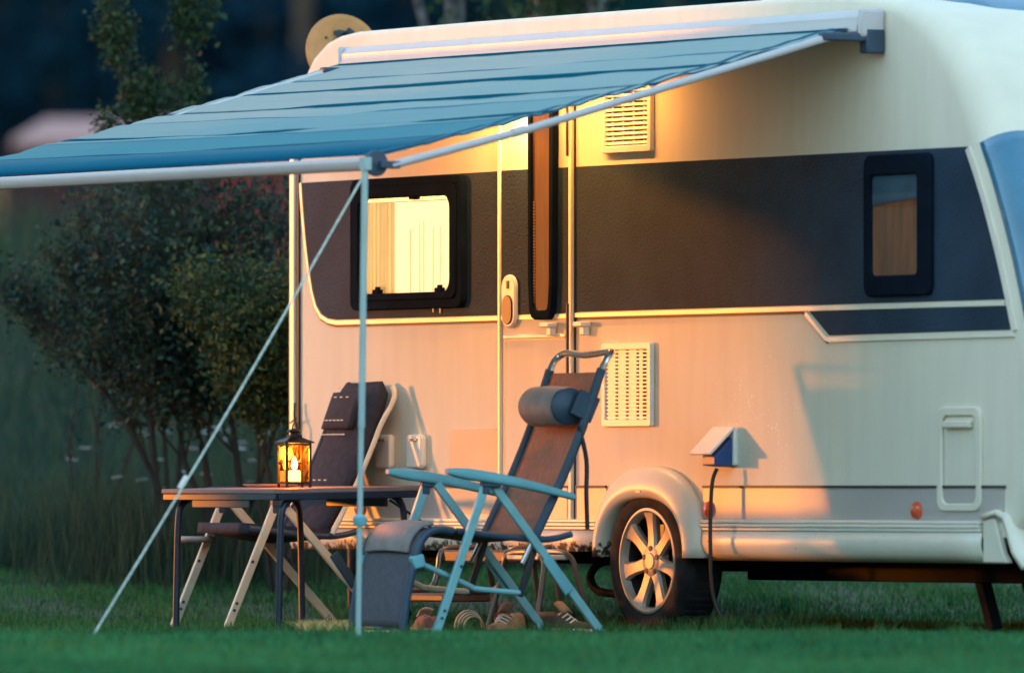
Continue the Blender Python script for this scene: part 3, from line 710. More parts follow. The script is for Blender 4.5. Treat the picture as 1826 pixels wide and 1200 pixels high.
t.links.new(b.outputs[0], mx.inputs[1]); t.links.new(tr.outputs[0], mx.inputs[2]); t.links.new(mx.outputs[0], N['Material Output'].inputs['Surface'])
nu, nv = 130, 260
rows = []; vals = []
for j in range(nv + 1):
    s = j / nv; rr = []
    for i in range(nu + 1):
        q = i / nu
        y = -.122 + (BY + .03 + .122) * s; z = 2.497 + (BZ + .035 - 2.497) * s
        z -= .03 * math.sin(math.pi * s) * (.6 + .4 * math.sin(math.pi * q))
        env = math.sin(math.pi * min(1, s * 1.0)) ** .6
        x = AX0 + .0 + (AX1 - AX0 - .07) * q
        def wv(p): return math.sin(p) + .38 * math.sin(2 * p + .7) + .16 * math.sin(3 * p + 1.9)
        z += env * (.0056 * (.65 + .35 * math.sin(x * 1.1 + 4 * s)) * wv(2 * math.pi * (s * 6.2 + .13 * math.sin(x * 1.9) + .06 * math.sin(x * 4.3 + 1))) + .0034 * wv(2 * math.pi * (s * 12.3 + .2 * math.sin(x * 1.3 + 2) + .07 * math.sin(x * 5))))
        x += (.055 * math.sin(math.pi * s) if q > .5 else .02 * math.sin(math.pi * s)) * (-1 if q > .5 else 1) * abs(2 * q - 1) ** 6
        rr.append((x, y, z)); vals.append(s)
    rows.append(rr)
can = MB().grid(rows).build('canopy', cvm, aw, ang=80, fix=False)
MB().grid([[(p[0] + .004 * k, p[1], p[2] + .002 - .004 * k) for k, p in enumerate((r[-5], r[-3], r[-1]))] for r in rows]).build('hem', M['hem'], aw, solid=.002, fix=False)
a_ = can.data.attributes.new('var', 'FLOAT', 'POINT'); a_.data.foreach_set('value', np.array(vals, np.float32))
fr = [(-.026, -.026), (.026, -.026), (.034, -.014), (.034, .010), (.02, .026), (-.02, .026), (-.034, .010), (-.034, -.014)]
mb = MB(); n = len(fr)
mb.add([(AX0, BY + y, BZ + z) for y, z in fr] + [(AX1 - .03, BY + y, BZ + z) for y, z in fr], [tuple(range(n)), tuple(reversed(range(n, 2 * n)))] + [(i, n + i, n + (i + 1) % n, (i + 1) % n) for i in range(n)])
bar = mb.build('front_rail', mat('pinkish_rail', (.47, .40, .385), .4, var=.03), aw, ang=50, bevel=.004)
for x in (AX0 - .01, AX1 - .018):
    MB().lathe([(.0, -.014), (.045, -.014), (.052, -.006), (.052, .010), (.0, .014)], (x, BY, BZ), 'X', 20).box((x + .018, BY + .05, BZ - .005), (.03, .09, .03)).build('rail_cap', M['frame_navy'], bar, bevel=.003)
for x in (AX0 + .14, AX1 - .0):
    MB().tube([(x, BY + .06, BZ - .008), (x, BY + .7, BZ + .148), (x, -.26, 2.452)], .0165, 12).build('tension_arm', M['awn_white'], aw)
    MB().tube([(x, BY + .62, BZ + .13), (x, BY + .68, BZ + .145)], .0195, 12).build('arm_joint', M['awn_white'], aw)
    MB().box((x, -.17, 2.455), (.045, .26, .035)).box((x, -.05, 2.44), (.06, .09, .10)).build('arm_bracket', M['frame_navy'], aw, bevel=.008)
for x, dx in ((AX0 + .01, .03), (AX1 - .005, -.055)):
    zg = zxy(x + dx, BY); fx = x + dx
    p = MB().box((x, BY - .055, BZ - .002), (.045, .03, .05)).tube([(x, BY - .057, BZ + .02), (fx + (x - fx) * .5, BY - .057, (BZ + zg) / 2 - .1)], .0138, 12).tube([(x + (fx - x) * .45, BY - .057, BZ + (zg - BZ) * .45), (fx, BY - .057, zg)], .0112, 12).build('support_pole', M['pole'], aw)
    MB().lathe([(.0, -.022), (.024, -.022), (.028, -.010), (.028, .012), (.018, .022), (0, .022)], (x + (fx - x) * .745, BY - .057, BZ + (zg - BZ) * .745), 'Z', 16).build('clamp', M['arm_teal'], p)
    MB().box((fx, BY - .057, zg + .008), (.10, .07, .012)).build('foot_plate', M['pole'], p, bevel=.004)

# guy rope with peg
gx, gy = 1.64, -3.60; gzz = zxy(gx, gy)
gr = thing('guy_rope', 'pale guy rope running from the awning pole down to the grass at left', 'rope', (gx, gy, gzz))
A = Vector((AX1 - .012, BY - .06, BZ - .05)); B = Vector((gx, gy, gzz + .02)); pts = []
for k in range(40):
    s = k / 39; p = A.lerp(B, s); p.z -= .02 * math.sin(math.pi * s); pts.append(p)
MB().tube(pts, .0045, 8).build('cord', M['rope'], gr)
p = A.lerp(B, .665); d_ = (B - A).normalized()
MB().bar(p - d_ * .03, p + d_ * .03, .012, .02).build('tensioner', M['white_plastic'], gr, bevel=.004)
MB().tube([(gx, gy, gzz + .05), (gx + .02, gy + .05, gzz - .12)], .006, 8).tube([(gx - .02, gy - .005, gzz + .045), (gx + .015, gy, gzz + .055)], .006, 8).build('peg', M['dark_metal'], gr)

# ------------------------------------------------------------------ reclining chairs (chair faces +F = local -Y, near side = local +X)
def recliner(name, label, loc, rot, arm_z, arm0, arm1, footrest, padded, frame, armm, hw=.30):
    c = thing(name, label, 'chair', loc, rot)
    def P(s, f, z): return (s, -f, z)
    L = dict(parent=c, local=True)
    ap = arm_z - .06
    for sd in (-1, 1):
        s = sd * hw
        # armrest: long tapered pad, bowed
        sec = []; K = 12
        for k in range(K + 1):
            q = k / K; f = arm0[0] + (arm1[0] - arm0[0]) * q; z = arm0[1] + (arm1[1] - arm0[1]) * q + .012 * math.sin(math.pi * q)
            w = .035 * (min(1, .6 + 3 * q)) * (1 - .35 * q); th = .024 * min(1, .5 + 4 * q) * (1 - .45 * q * q)
            sec.append([P(s + w * cx, f, z + th * cz) for cx, cz in ((-1, -.6), (-.75, -1), (.75, -1), (1, -.6), (1, .5), (.7, 1), (-.7, 1), (-1, .5))])
        m8 = MB().add([p for r in sec for p in r], [(i * 8 + j, i * 8 + (j + 1) % 8, (i + 1) * 8 + (j + 1) % 8, (i + 1) * 8 + j) for i in range(K) for j in range(8)] + [tuple(range(8)), tuple(K * 8 + j for j in reversed(range(8)))])
        ar = m8.build('armrest', armm, bevel=.003, ang=45, **L)
        MB().box(P(s, -.012, ap + .012), (.034, .085, .055)).box(P(s, .012, ap - .02), (.026, .035, .05)).build('arm_bracket', M['frame_navy'], ar, local=True, bevel=.005)
        # legs: flat bars
        MB().bar(P(s, .012, ap - .01), P(s, .245, .0), .022, .036, (0, -1, 0)).build('leg', frame, bevel=.004, **L)
        MB().bar(P(s * .93, -.03, ap), P(s * .93, -.545, .0), .022, .036, (0, -1, 0)).build('leg', frame, bevel=.004, **L)
        bl = MB()
        for f, z in ((.125, .30), (.20, .118), (.212, .088)): bl.lathe([(0, -.014), (.007, -.014), (.007, .014), (0, .014)], P(s, f, z), 'X', 8)
        bl.build('bolt', M['frame_navy'], **L)
        MB().bar(P(s * .93 + .013 * sd, -.27, .335), P(s * .93 + .013 * sd, -.375, .19), .012, .045, (0, -1, 0)).build('leg_plate', armm, bevel=.006, **L)
    MB().bar(P(-hw * .93, -.53, .025), P(hw * .93, -.53, .025), .03, .022).build('foot_bar', M['white_plastic'], bevel=.004, **L)
    # seat
    sw = hw - .055
    for sd in (-1, 1):
        s = sd * (sw + .012)
        MB().tube(smooth_path([P(s, -.40, .432), P(s, -.33, .415), P(s, -.24, .41), P(s, -.05, .425), P(s, .12, .445)], 5), .014, 10).build('seat_rail', M['frame_navy'], **L)
    rows = [[P(-sw + 2 * sw * u, -.28 + .43 * v, .418 + .03 * v - .03 * math.sin(math.pi * u) * math.sin(math.pi * v)) for u in np.linspace(0, 1, 9)] for v in np.linspace(0, 1, 9)]
    MB().grid(rows).build('seat', M['fabric_seat'] if padded else M['mesh_grey'], solid=.045 if padded else .012, **L)
    # backrest
    bt = 1.08 if padded else 1.10
    b0 = (-.235, .42); b1 = (-.535, bt)
    def B(q, off=0): return (b0[0] + (b1[0] - b0[0]) * q - off * .9 - .02 * math.sin(math.pi * q), b0[1] + (b1[1] - b0[1]) * q - off * .35)
    if padded:
        rows = []
        for v in np.linspace(0, 1, 22):
            f, z = B(v); wv = sw * .92 * (.92 + .12 * math.sin(math.pi * min(1, v * 1.05)) + (.10 if v > .72 else 0) * math.sin(math.pi * (v - .72) / .28) - (.16 if v > .96 else 0))
            rows.append([P(wv * u, f + .030 * math.cos(u * 1.5) - .035 * abs(u) ** 3, z) for u in np.linspace(-1, 1, 15)])
        MB().grid(rows).build('backrest', M['fabric_seat'], solid=.035, ang=70, bevel=0, **L)
        rows = []
        for v in np.linspace(0, 1, 10):
            f, z = B(.70 + .24 * v); bul = .03 * math.sin(math.pi * v) ** .5
            rows.append([P(sw * .62 * u, f + .046 + bul * .7 * math.cos(u * 1.45), z) for u in np.linspace(-1, 1, 11)])
        hr = MB().grid(rows).build('headrest', M['fabric_seat'], solid=.02, ang=70, **L)
        st = MB()
        for v, nn, ww, oo in ((.915, 4, .40, .092), (.76, 7, .5, .092), (.665, 9, .55, .065), (.36, 6, .6, .068)):
            f, z = B(v)
            for k in range(nn): st.box(P(sw * ww * (2 * k / (nn - 1) - 1), f + oo, z), (.012, .008, .005))
        st.build('stitching', M['white_plastic'], **L)
        for sd in (-1, 1):
            pts = []
            for v in np.linspace(0, .70, 8):
                f, z = B(v); pts.append(P(sd * (sw + .045), f - .03, z))
            for v, ds, df in ((.78, .048, -.035), (.86, .055, -.045), (.93, .052, -.045), (.985, .035, -.03)):
                f, z = B(v); pts.append(P(sd * (sw + ds), f + df, z))
            MB().tube(smooth_path(pts, 3), .012, 8).build('back_frame', M['frame_light'] if sd > 0 else M['frame_navy'], **L)
        # rounded, padded front edge of the seat
        MB().lathe([(.0, -.014), (.07, -.014), (.082, -.004), (.082, .006), (.07, .014), (0, .014)], P(-.23, .16, .395), 'Z', 24).build('drink_tray', M['pillow'], bevel=.003, **L)
    else:
        rows = []
        for v in np.linspace(0, 1, 16):
            f, z = B(v); rows.append([P(sw * u, f - .035 * math.cos(u * 1.5), z) for u in np.linspace(-1, 1, 9)])
        br = MB().grid(rows).build('backrest', M['mesh_brown'], solid=.008, ang=70, **L)
        f0, z0 = B(.78); f1, z1 = B(1.0)
        for sd in (-1, 1):
            s = sd * (sw + .008)
            MB().tube([P(s, *B(-.16)), P(s, *B(-.02)), P(s, *B(0.0))], .013, 10).build('back_tube', M['chrome'], **L)
            MB().tube([P(s, *B(t_)) for t_ in np.linspace(-.02, 1.02, 12)], .020, 10).build('back_sleeve', M['frame_navy'], **L)
        ff, fz = B(1.0)
        s = sw + .008
        MB().tube(smooth_path([P(-s, ff, fz), P(-s, ff - .025, fz + .05), P(-s * .93, ff - .05, fz + .078), P(-s * .7, ff - .06, fz + .085), P(0, ff - .055, fz + .075), P(s * .8, ff - .06, fz + .085), P(s * .95, ff - .052, fz + .08), P(s, ff - .025, fz + .05), P(s, ff, fz)], 6), .0145, 10).build('top_handle', M['chrome'], **L)
        # head roll
        pr = [(.0, -.15), (.05, -.147), (.074, -.135), (.083, -.11), (.085, 0), (.083, .17), (.074, .208), (.05, .222), (.0, .225)]
        pf, pz = B(.78)
        pil = MB().lathe(pr, P(.0, pf + .070, pz + .01), 'X', 28).build('head_roll', M['pillow'], ang=60, **L)
        MB().lathe([(.0, .2275), (.050, .2245), (.0755, .2085), (.079, .198)], P(.0, pf + .070, pz + .01), 'X', 28).build('end_cap', M['frame_navy'], pil, local=True)
        MB().box(P(sw + .012, pf + .02, pz + .01), (.02, .10, .11), Matrix.Rotation(R(-24), 3, 'X')).build('strap', M['frame_navy'], pil, local=True, bevel=.004)
        MB().tube(smooth_path([P(sw + .02, -.43, .88), P(sw + .03, -.46, .74), P(sw + .03, -.46, .6), P(sw + .03, -.465, .45)], 5), .010, 6, .4).build('hanging_strap', M['cord'], **L)
        for sd in (-1, 1):
            s = sd * (sw + .01)
            MB().bar(P(s, -.25, .42), P(s, -.165, .175), .018, .026, (0, -1, 0)).build('strut', M['dark_metal'], bevel=.003, **L)
            MB().tube(smooth_path([P(s, .295, .315), P(s, .18, .27), P(s, .06, .218), P(s, .03, .207), P(s, -.165, .19)], 4), .0125, 10).build('link_bar', M['frame_teal'] if sd > 0 else M['frame_light'], **L)
            MB().box(P(s + sd * .004, .30, .32), (.045, .055, .055), Matrix.Rotation(R(15), 3, 'X')).build('link_joint', M['arm_teal'], bevel=.008, **L)
    if footrest:
        path = [(.14, .445), (.20, .452), (.25, .438), (.285, .40), (.305, .345), (.33, .25), (.35, .15), (.365, .03)]
        sp_ = smooth_path([(a, 0, b_) for a, b_ in path], 4)
        rows = [[P(sw * u, q.x + .010 * math.cos(u * 1.5), q.z) for u in np.linspace(-1, 1, 9)] for q in sp_[3:-1]]
        fo = MB().grid(rows).build('footrest', M['mesh_grey'], solid=.014, ang=70, **L)
        pr = smooth_path([(.205, 0, .475), (.26, 0, .462), (.305, 0, .41), (.318, 0, .355)], 5)
        MB().grid([[P(sw * .86 * u, q.x + .014 * math.cos(u * 1.5), q.z + .008 * math.cos(u * 1.5)) for u in np.linspace(-1, 1, 9)] for q in pr]).build('calf_pad', M['pillow'], fo, local=True, solid=.016, ang=70)
        for sd in (-1, 1):
            MB().tube([P(sd * (sw + .014), q.x, q.z) for q in sp_], .017, 10).build('footrest_rail', M['frame_navy'], fo, local=True)
        q = sp_[-1]
        MB().tube([P(-sw, q.x, q.z), P(sw, q.x, q.z)], .014, 10).build('footrest_bar', M['chrome'], fo, local=True)
    return c
ROT = R(-6.2)
fc = ground_point(-97 / 18300 * 42.5, 42.5)
recliner('reclining_chair', 'teal-framed recliner with a round head roll and raised footrest, in front of the wheel', (fc[0], fc[1], zxy(*fc)), ROT, .70, (.185, .690), (-.39, .585), True, False, M['frame_teal'], M['arm_teal'])
rc = ground_point(-466 / 18300 * 45.25, 45.25)
recliner('reclining_chair', 'dark padded recliner with light legs, standing behind the camping table', (rc[0], rc[1], zxy(*rc)), ROT, .615, (.12, .60), (-.30, .585), False, True, M['frame_light'], M['frame_navy'])

# ------------------------------------------------------------------ table, lantern, tray
TX0, TX1, TY0, TY1, TZ = -1.215, -.225, -1.70, -1.005, .618
tx, ty_ = (TX0 + TX1) / 2, (TY0 + TY1) / 2
tb = thing('camping_table', 'low folding camping table with dark tube legs and the lantern on top', 'table', (tx, ty_, zxy(tx, ty_)))
sl_ = .010 / .70
def tz(x, y): return TZ - .004 + (y - TY0) * .018
tp = []
poly = [(TX0, TY0), (TX1, TY0), (TX1, TY1), (TX0, TY1)]
MB().add([(x, y, tz(x, y) - .020) for x, y in poly] + [(x, y, tz(x, y)) for x, y in poly], [(0, 1, 2, 3), (7, 6, 5, 4), (0, 1, 5, 4), (1, 2, 6, 5), (2, 3, 7, 6), (3, 0, 4, 7)]).build('tabletop', M['table_top'], tb, bevel=.004)
af = MB()
for (a, b_) in (((TX0 + .012, TY0 + .012), (TX1 - .012, TY0 + .012)), ((TX1 - .012, TY0 + .012), (TX1 - .012, TY1 - .012)), ((TX1 - .012, TY1 - .012), (TX0 + .012, TY1 - .012)), ((TX0 + .012, TY1 - .012), (TX0 + .012, TY0 + .012))):
    af.bar((a[0], a[1], tz(*a) - .034), (b_[0], b_[1], tz(*b_) - .034), .022, .027)
af.bar((TX0 + .25, TY0 + .02, TZ - .06), (TX1 - .25, TY0 + .02, TZ - .06), .02, .045).bar((TX0 + .25, TY1 - .02, TZ - .055), (TX1 - .25, TY1 - .02, TZ - .055), .02, .045)
af.build('apron', M['table_frame'], tb, bevel=.003)
for x, y in poly:
    ix = .06 if x < tx else -.05; iy = .05 if y < ty_ else -.05; oy = -.012 if y < ty_ else .012
    xx, yy = x + ix, y + iy; z = tz(x, y); zg = zxy(xx, yy + oy)
    inner = .10 * (1 if y < ty_ else -1)
    MB().tube(smooth_path([(xx, yy + inner, z - .035), (xx, yy + inner * .55, z - .04), (xx, yy + inner * .12, z - .075), (xx, yy, z - .14), (xx, yy + oy * .5, z * .5), (xx, yy + oy, zg)], 5), .0145, 10).build('leg', M['table_frame'], tb)
MB().tube([(TX1 - .05, TY1 - .12, TZ - .05), (TX1 - .02, TY1 + .12, .42)], .006, 6).build('brace', M['dark_metal'], tb)

lx, ly = -.60, -1.40; lz = tz(lx, ly)
ln_ = thing('lantern', 'small black metal lantern with a burning candle on the camping table', 'lantern', (lx, ly, lz), R(-10))
L = dict(parent=ln_, local=True)
w = .052; hh = .158
fr_ = MB()
for sx_ in (-1, 1):
    for sy_ in (-1, 1): fr_.box((sx_ * w, sy_ * w, .094), (.011, .011, .188))
for z in (.022, .182):
    for s_ in (-1, 1): fr_.box((0, s_ * w, z), (2 * w - .0115, .010, .010)); fr_.box((s_ * w, 0, z), (.010, 2 * w - .0115, .010))
fr_.box((0, 0, .018), (2 * w - .0112, 2 * w - .0112, .006))
fr_.build('frame', M['lantern'], bevel=.0015, **L)
rfm = MB(); n4 = [(-1, -1), (1, -1), (1, 1), (-1, 1)]
rfm.add([(x * .066, y * .066, .188) for x, y in n4] + [(x * .066, y * .066, .193) for x, y in n4] + [(x * .026, y * .026, .212) for x, y in n4] + [(x * .026, y * .026, .222) for x, y in n4],
        [(0, 3, 2, 1), (12, 13, 14, 15)] + [(a * 4 + i, a * 4 + (i + 1) % 4, a * 4 + 4 + (i + 1) % 4, a * 4 + 4 + i) for a in range(3) for i in range(4)])
rfm.lathe([(.018, .222), (.018, .232), (.034, .236), (.02, .246), (0, .25)], (0, 0, 0), 'Z', 16)
rfm.build('roof', M['lantern'], ang=30, **L)
MB().tube([(.036 * math.cos(a), .004, .245 + .028 * math.sin(a)) for a in np.linspace(-.3, math.pi + .3, 16)], .003, 6).build('handle', M['lantern'], **L)
wires = MB()
for s_ in (-1, 1):
    for q in (-1, 1):
        wires.tube([(q * w, s_ * (w + .004), .178), (0, s_ * (w + .008), .108)], .0022, 6); wires.tube([(s_ * (w + .004), q * w, .178), (s_ * (w + .008), 0, .108)], .0022, 6)
    wires.lathe([(0, -.008), (.010, -.005), (.010, .005), (0, .008)], (0, s_ * (w + .009), .104), 'Z', 8); wires.lathe([(0, -.008), (.010, -.005), (.010, .005), (0, .008)], (s_ * (w + .009), 0, .104), 'Z', 8)
wires.build('wire_guard', M['lantern'], **L)
for k in range(4):
    a = k * math.pi / 2; q = Matrix.Rotation(a, 3, 'Z')
    MB().box(q @ Vector((0, w, .102)), (2 * w - .012, .002, .150), q).build('pane', M['lantern_glass'], **L)
cn = MB().lathe([(0, .021), (.026, .021), (.026, .068), (.022, .072), (0, .070)], (0, 0, 0), 'Z', 20).build('candle', M['wax'], **L)
MB().lathe([(0, .072), (.008, .078), (.013, .092), (.011, .108), (.005, .124), (0, .134)], (0, 0, 0), 'Z', 14).build('flame', M['flame'], cn, local=True)
ll = bpy.data.lights.new('candle_light', 'POINT'); ll.energy = 1.5; ll.color = (1, .36, .05); ll.shadow_soft_size = .035
lo = bpy.data.objects.new('candle_light', ll); COL.objects.link(lo); lo.parent = ln_; lo.location = (0, 0, .145)
px_, py_ = -.98, -1.30
tag(MB().lathe([(0, .0), (.09, .0), (.115, .008), (.12, .013), (.112, .012), (.088, .005), (0, .005)], (px_, py_, tz(px_, py_) + .001), 'Z', 28).build('plate', mat('pale_plate', (.55, .5, .42), .4)), 'flat pale plate lying on the table left of the lantern', 'plate')

# ------------------------------------------------------------------ entrance step, shoes, container, cable
sx0, sx1 = -1.21, -.66
stp = thing('entrance_step', 'double folding step with brown treads and chrome tubes below the caravan door', 'step', (-.93, -.35, zxy(-.93, -.35)))
MB().box((-.93, -.20, .325), (.55, .24, .052)).build('tread', M['brown_board'], stp, bevel=.008)
MB().box((-.93, -.52, .150), (.55, .24, .034)).build('tread', M['brown_board'], stp, bevel=.008)
for x in (sx0, sx1):
    zg = zxy(x, -.4)
    MB().tube(smooth_path([(x, -.66, zg), (x, -.64, .10), (x, -.61, .165), (x, -.55, .175), (x, -.42, .178), (x, -.36, .20), (x, -.335, .27), (x, -.32, .34), (x, -.26, .36), (x, -.14, .36), (x, -.09, .33), (x, -.03, zg)], 5), .013, 10).build('side_tube', M['step_tube'], stp)
# tall hoop frame standing at the step's right end
hs = thing('folding_stool', 'small folding stool of chrome tube standing behind the teal recliner', 'stool', (-.18, -.42, 0))
for dy in (-.09, .09):
    MB().tube(smooth_path([(-.42, -.42 + dy * 1.6, .005), (-.40, -.42 + dy, .22), (-.385, -.42 + dy * .8, .315), (-.33, -.42 + dy * .7, .345), (-.14, -.42 + dy * .7, .345), (-.07, -.42 + dy * .8, .31), (-.05, -.42 + dy, .22), (-.02, -.42 + dy * 1.6, .005)], 6), .012, 10).build('leg_frame', M['step_tube'], hs)
MB().box((-.235, -.42, .325), (.26, .16, .022)).build('seat', M['frame_light'], hs, bevel=.006)

def shoe(name, label, x, y, rot, L_, Wd, top, m_up, m_sole, style):
    o = thing(name, label, 'shoe', (x, y, zxy(x, y) + .012), rot)
    K = 12
    def hwid(q): return Wd * (.36 + .14 * math.sin(math.pi * min(1, q * 1.15)) + (.05 if q < .5 else .0) * 1) * (1 - .55 * max(0, (q - .82) / .18) ** 2) * (1 - .35 * max(0, (.1 - q) / .1) ** 2)
    sec = []
    for k in range(K + 1):
        q = k / K; yv = -L_ / 2 + L_ * q; ww = hwid(q)
        sec.append([(ww * a, yv, z) for a, z in ((-1, 0), (-1.04, .012), (-1, .022), (1, .022), (1.04, .012), (1, 0))])
    MB().add([p for r in sec for p in r], [(i * 6 + j, i * 6 + (j + 1) % 6, (i + 1) * 6 + (j + 1) % 6, (i + 1) * 6 + j) for i in range(K) for j in range(6)] + [tuple(range(6)), tuple(K * 6 + j for j in reversed(range(6)))]).build('sole', m_sole, o, local=True, ang=50)
    if style == 'sandal':
        for k, q in enumerate((.38, .52, .66, .80)):
            ww = hwid(q); yv = -L_ / 2 + L_ * q
            rows = [[(ww * math.cos(a) * 1.02, yv + dy * L_, .022 + (.075 - k * .008) * math.sin(a)) for a in np.linspace(0, math.pi, 11)] for dy in (-.05, .045)]
            MB().grid(rows).build('strap', m_up, o, local=True, solid=.005)
    else:
        sec = []; N_ = 11
        for k in range(K + 1):
            q = k / K; yv = -L_ / 2 + L_ * q; ww = hwid(q) * .95
            hgt = top * (1 if q < .38 else max(.38, 1 - (q - .38) * 2.1)) * (1 - .55 * max(0, (q - .86) / .14) ** 2)
            sec.append([(ww * math.cos(a) * (1 - .25 * math.sin(a) ** 2), yv, .020 + hgt * (abs(math.sin(a)) ** .75 if q > .42 else (abs(math.sin(a)) ** .45) * (1 if abs(math.cos(a)) > .55 else .55))) for a in np.linspace(0, math.pi, N_)])
        MB().add([p for r in sec for p in r], [(i * N_ + j, i * N_ + j + 1, (i + 1) * N_ + j + 1, (i + 1) * N_ + j) for i in range(K) for j in range(N_ - 1)] + [tuple(range(N_)), tuple(K * N_ + j for j in reversed(range(N_)))]).build('upper', m_up, o, local=True, ang=60)
        rows = [[(.03 * u, -L_ * .02 + .05 * v - .03, .03 + top * (1.38 - .55 * v) - .01 * u * u) for u in (-1, -.5, 0, .5, 1)] for v in (0, .35, .7, 1)]
        MB().grid(rows).build('tongue', m_sole, o, local=True, solid=.006)
        lc = MB()
        for k in range(4):
            q = .46 + .075 * k; yv = -L_ / 2 + L_ * q; ww = hwid(q) * .6; zt = .026 + top * max(.38, 1 - (q - .38) * 2.1)
            lc.tube([(-ww, yv, zt - .012), (0, yv + .005, zt + .004), (ww, yv, zt - .012)], .0035, 6)
        lc.build('laces', M['trim'], o, local=True)
    return o
tan = mat('tan_leather', (.36, .19, .09), .55, var=.2, vs=20); brown = mat('dark_brown_suede', (.10, .06, .035), .8, var=.25, vs=25); cream = mat('cream_strap', (.55, .46, .32), .6, var=.1)
redm = mat('dusty_red_canvas', (.34, .12, .09), .7, var=.2); dsole = mat('dark_sole', (.04, .035, .03), .7)
def at_px(u, D): return ground_point((u - 913) / 18300 * D, D)
x, y = at_px(757, 43.35); shoe('canvas_shoe', 'dusty red canvas shoe on the grass beside the footrest', x, y, R(75), .25, .10, .055, redm, cream, 'shoe')
x, y = at_px(838, 43.1); shoe('sandal', 'dark-soled sandal with four cream straps under the teal recliner', x, y, R(-110), .26, .105, .06, cream, dsole, 'sandal')
x, y = at_px(900, 42.9); shoe('walking_shoe', 'brown walking shoe with its toe towards the viewer, right of the sandal', x, y, R(215), .27, .11, .075, tan, brown, 'shoe')
x, y = at_px(1008, 42.95); shoe('walking_shoe', 'brown walking shoe seen side-on near the right chair leg', x, y, R(-72), .27, .105, .075, brown, tan, 'shoe')

pc = thing('power_cable', 'black cable with blue plug hanging from the wall socket behind the wheel', 'cable', (.63, -.06, zxy(.63, -.3)))
pg = [(-.026, .832), (-.112, .752), (-.112, .712), (-.026, .705)]
MB().add([(x, y, z) for x in (.580, .682) for y, z in pg], [(0, 1, 2, 3), (7, 6, 5, 4), (0, 4, 5, 1), (1, 5, 6, 2), (2, 6, 7, 3), (3, 7, 4, 0)]).build('plug', M['blue_plug'], pc, bevel=.006)
MB().tube(smooth_path([(.632, -.07, .70), (.618, -.085, .64), (.612, -.09, .5), (.612, -.09, .36), (.612, -.08, .2), (.63, -.06, .10), (.70, -.03, .035), (.85, .1, .02), (1.2, .3, .02)], 6), .0085, 8).build('cord', M['cord'], pc)
rcab = thing('rear_cable', 'thin dark cable looped down the rear corner of the caravan', 'cable', (-2.98, -.03, .75))
MB().tube(smooth_path([(-2.99, -.03, 1.0), (-2.985, -.035, .93), (-2.955, -.04, .88), (-2.965, -.04, .82), (-3.0, -.04, .76), (-3.01, -.035, .62)], 6), .005, 6).tube([(-3.03, -.03, .91), (-2.96, -.04, .93)], .004, 6).build('cord', M['cord'], rcab)

# ------------------------------------------------------------------ dish, trees, shrubs
dd = thing('satellite_dish', 'round rusty yellow satellite dish on a mast behind the caravan rear', 'satellite dish', (-3.35, .42, zxy(-3.35, .42)))
MB().tube([(-3.35, .48, zxy(-3.35, .48) - .1), (-3.35, .48, 2.62)], .025, 12).build('mast', M['dark_metal'], dd)
rows = []
nd = (-DV * .93 + RV * .25 + Vector((0, 0, .25))).normalized(); uu = Vector((0, 0, 1)).cross(nd).normalized(); vv_ = nd.cross(uu); dc = Vector((-3.36, .425, 2.585))
RD = .172
for k in range(9):
    r_ = RD * k / 8; rows.append([dc + uu * (r_ * math.cos(a)) + vv_ * (r_ * 1.04 * math.sin(a)) + nd * (.035 * (k / 8) ** 2) for a in np.linspace(0, 2 * math.pi, 41)])
MB().grid(rows).build('reflector', M['dish'], dd, solid=.008, ang=60)
st = MB(); rnd = random.Random(3)
for k in range(16):
    a = rnd.uniform(0, 6.28); r_ = rnd.uniform(0, .05); q = dc + uu * (.035 + r_ * 1.3 * math.cos(a)) + vv_ * (.065 + r_ * math.sin(a)) + nd * .026
    m6 = [q + uu * (.027 * math.cos(b_) * rnd.uniform(.6, 1.3)) + vv_ * (.022 * math.sin(b_) * rnd.uniform(.6, 1.3)) for b_ in np.linspace(0, 5.2, 7)]
    st.add(m6 + [p + nd * .006 for p in m6], [tuple(range(7)), tuple(range(13, 6, -1))] + [(i, (i + 1) % 7, 7 + (i + 1) % 7, 7 + i) for i in range(7)])
st.build('stain', M['dish_stain'], dd)
for k in range(7):
    a = rnd.uniform(0, 6.28); r_ = rnd.uniform(.04, .14); q = dc + uu * (r_ * math.cos(a)) + vv_ * (r_ * math.sin(a)) + nd * (.035 * (r_ / RD) ** 2 + .007); MB().box(q, (.009, .009, .009)).build('stain', M['dish_stain'], dd)

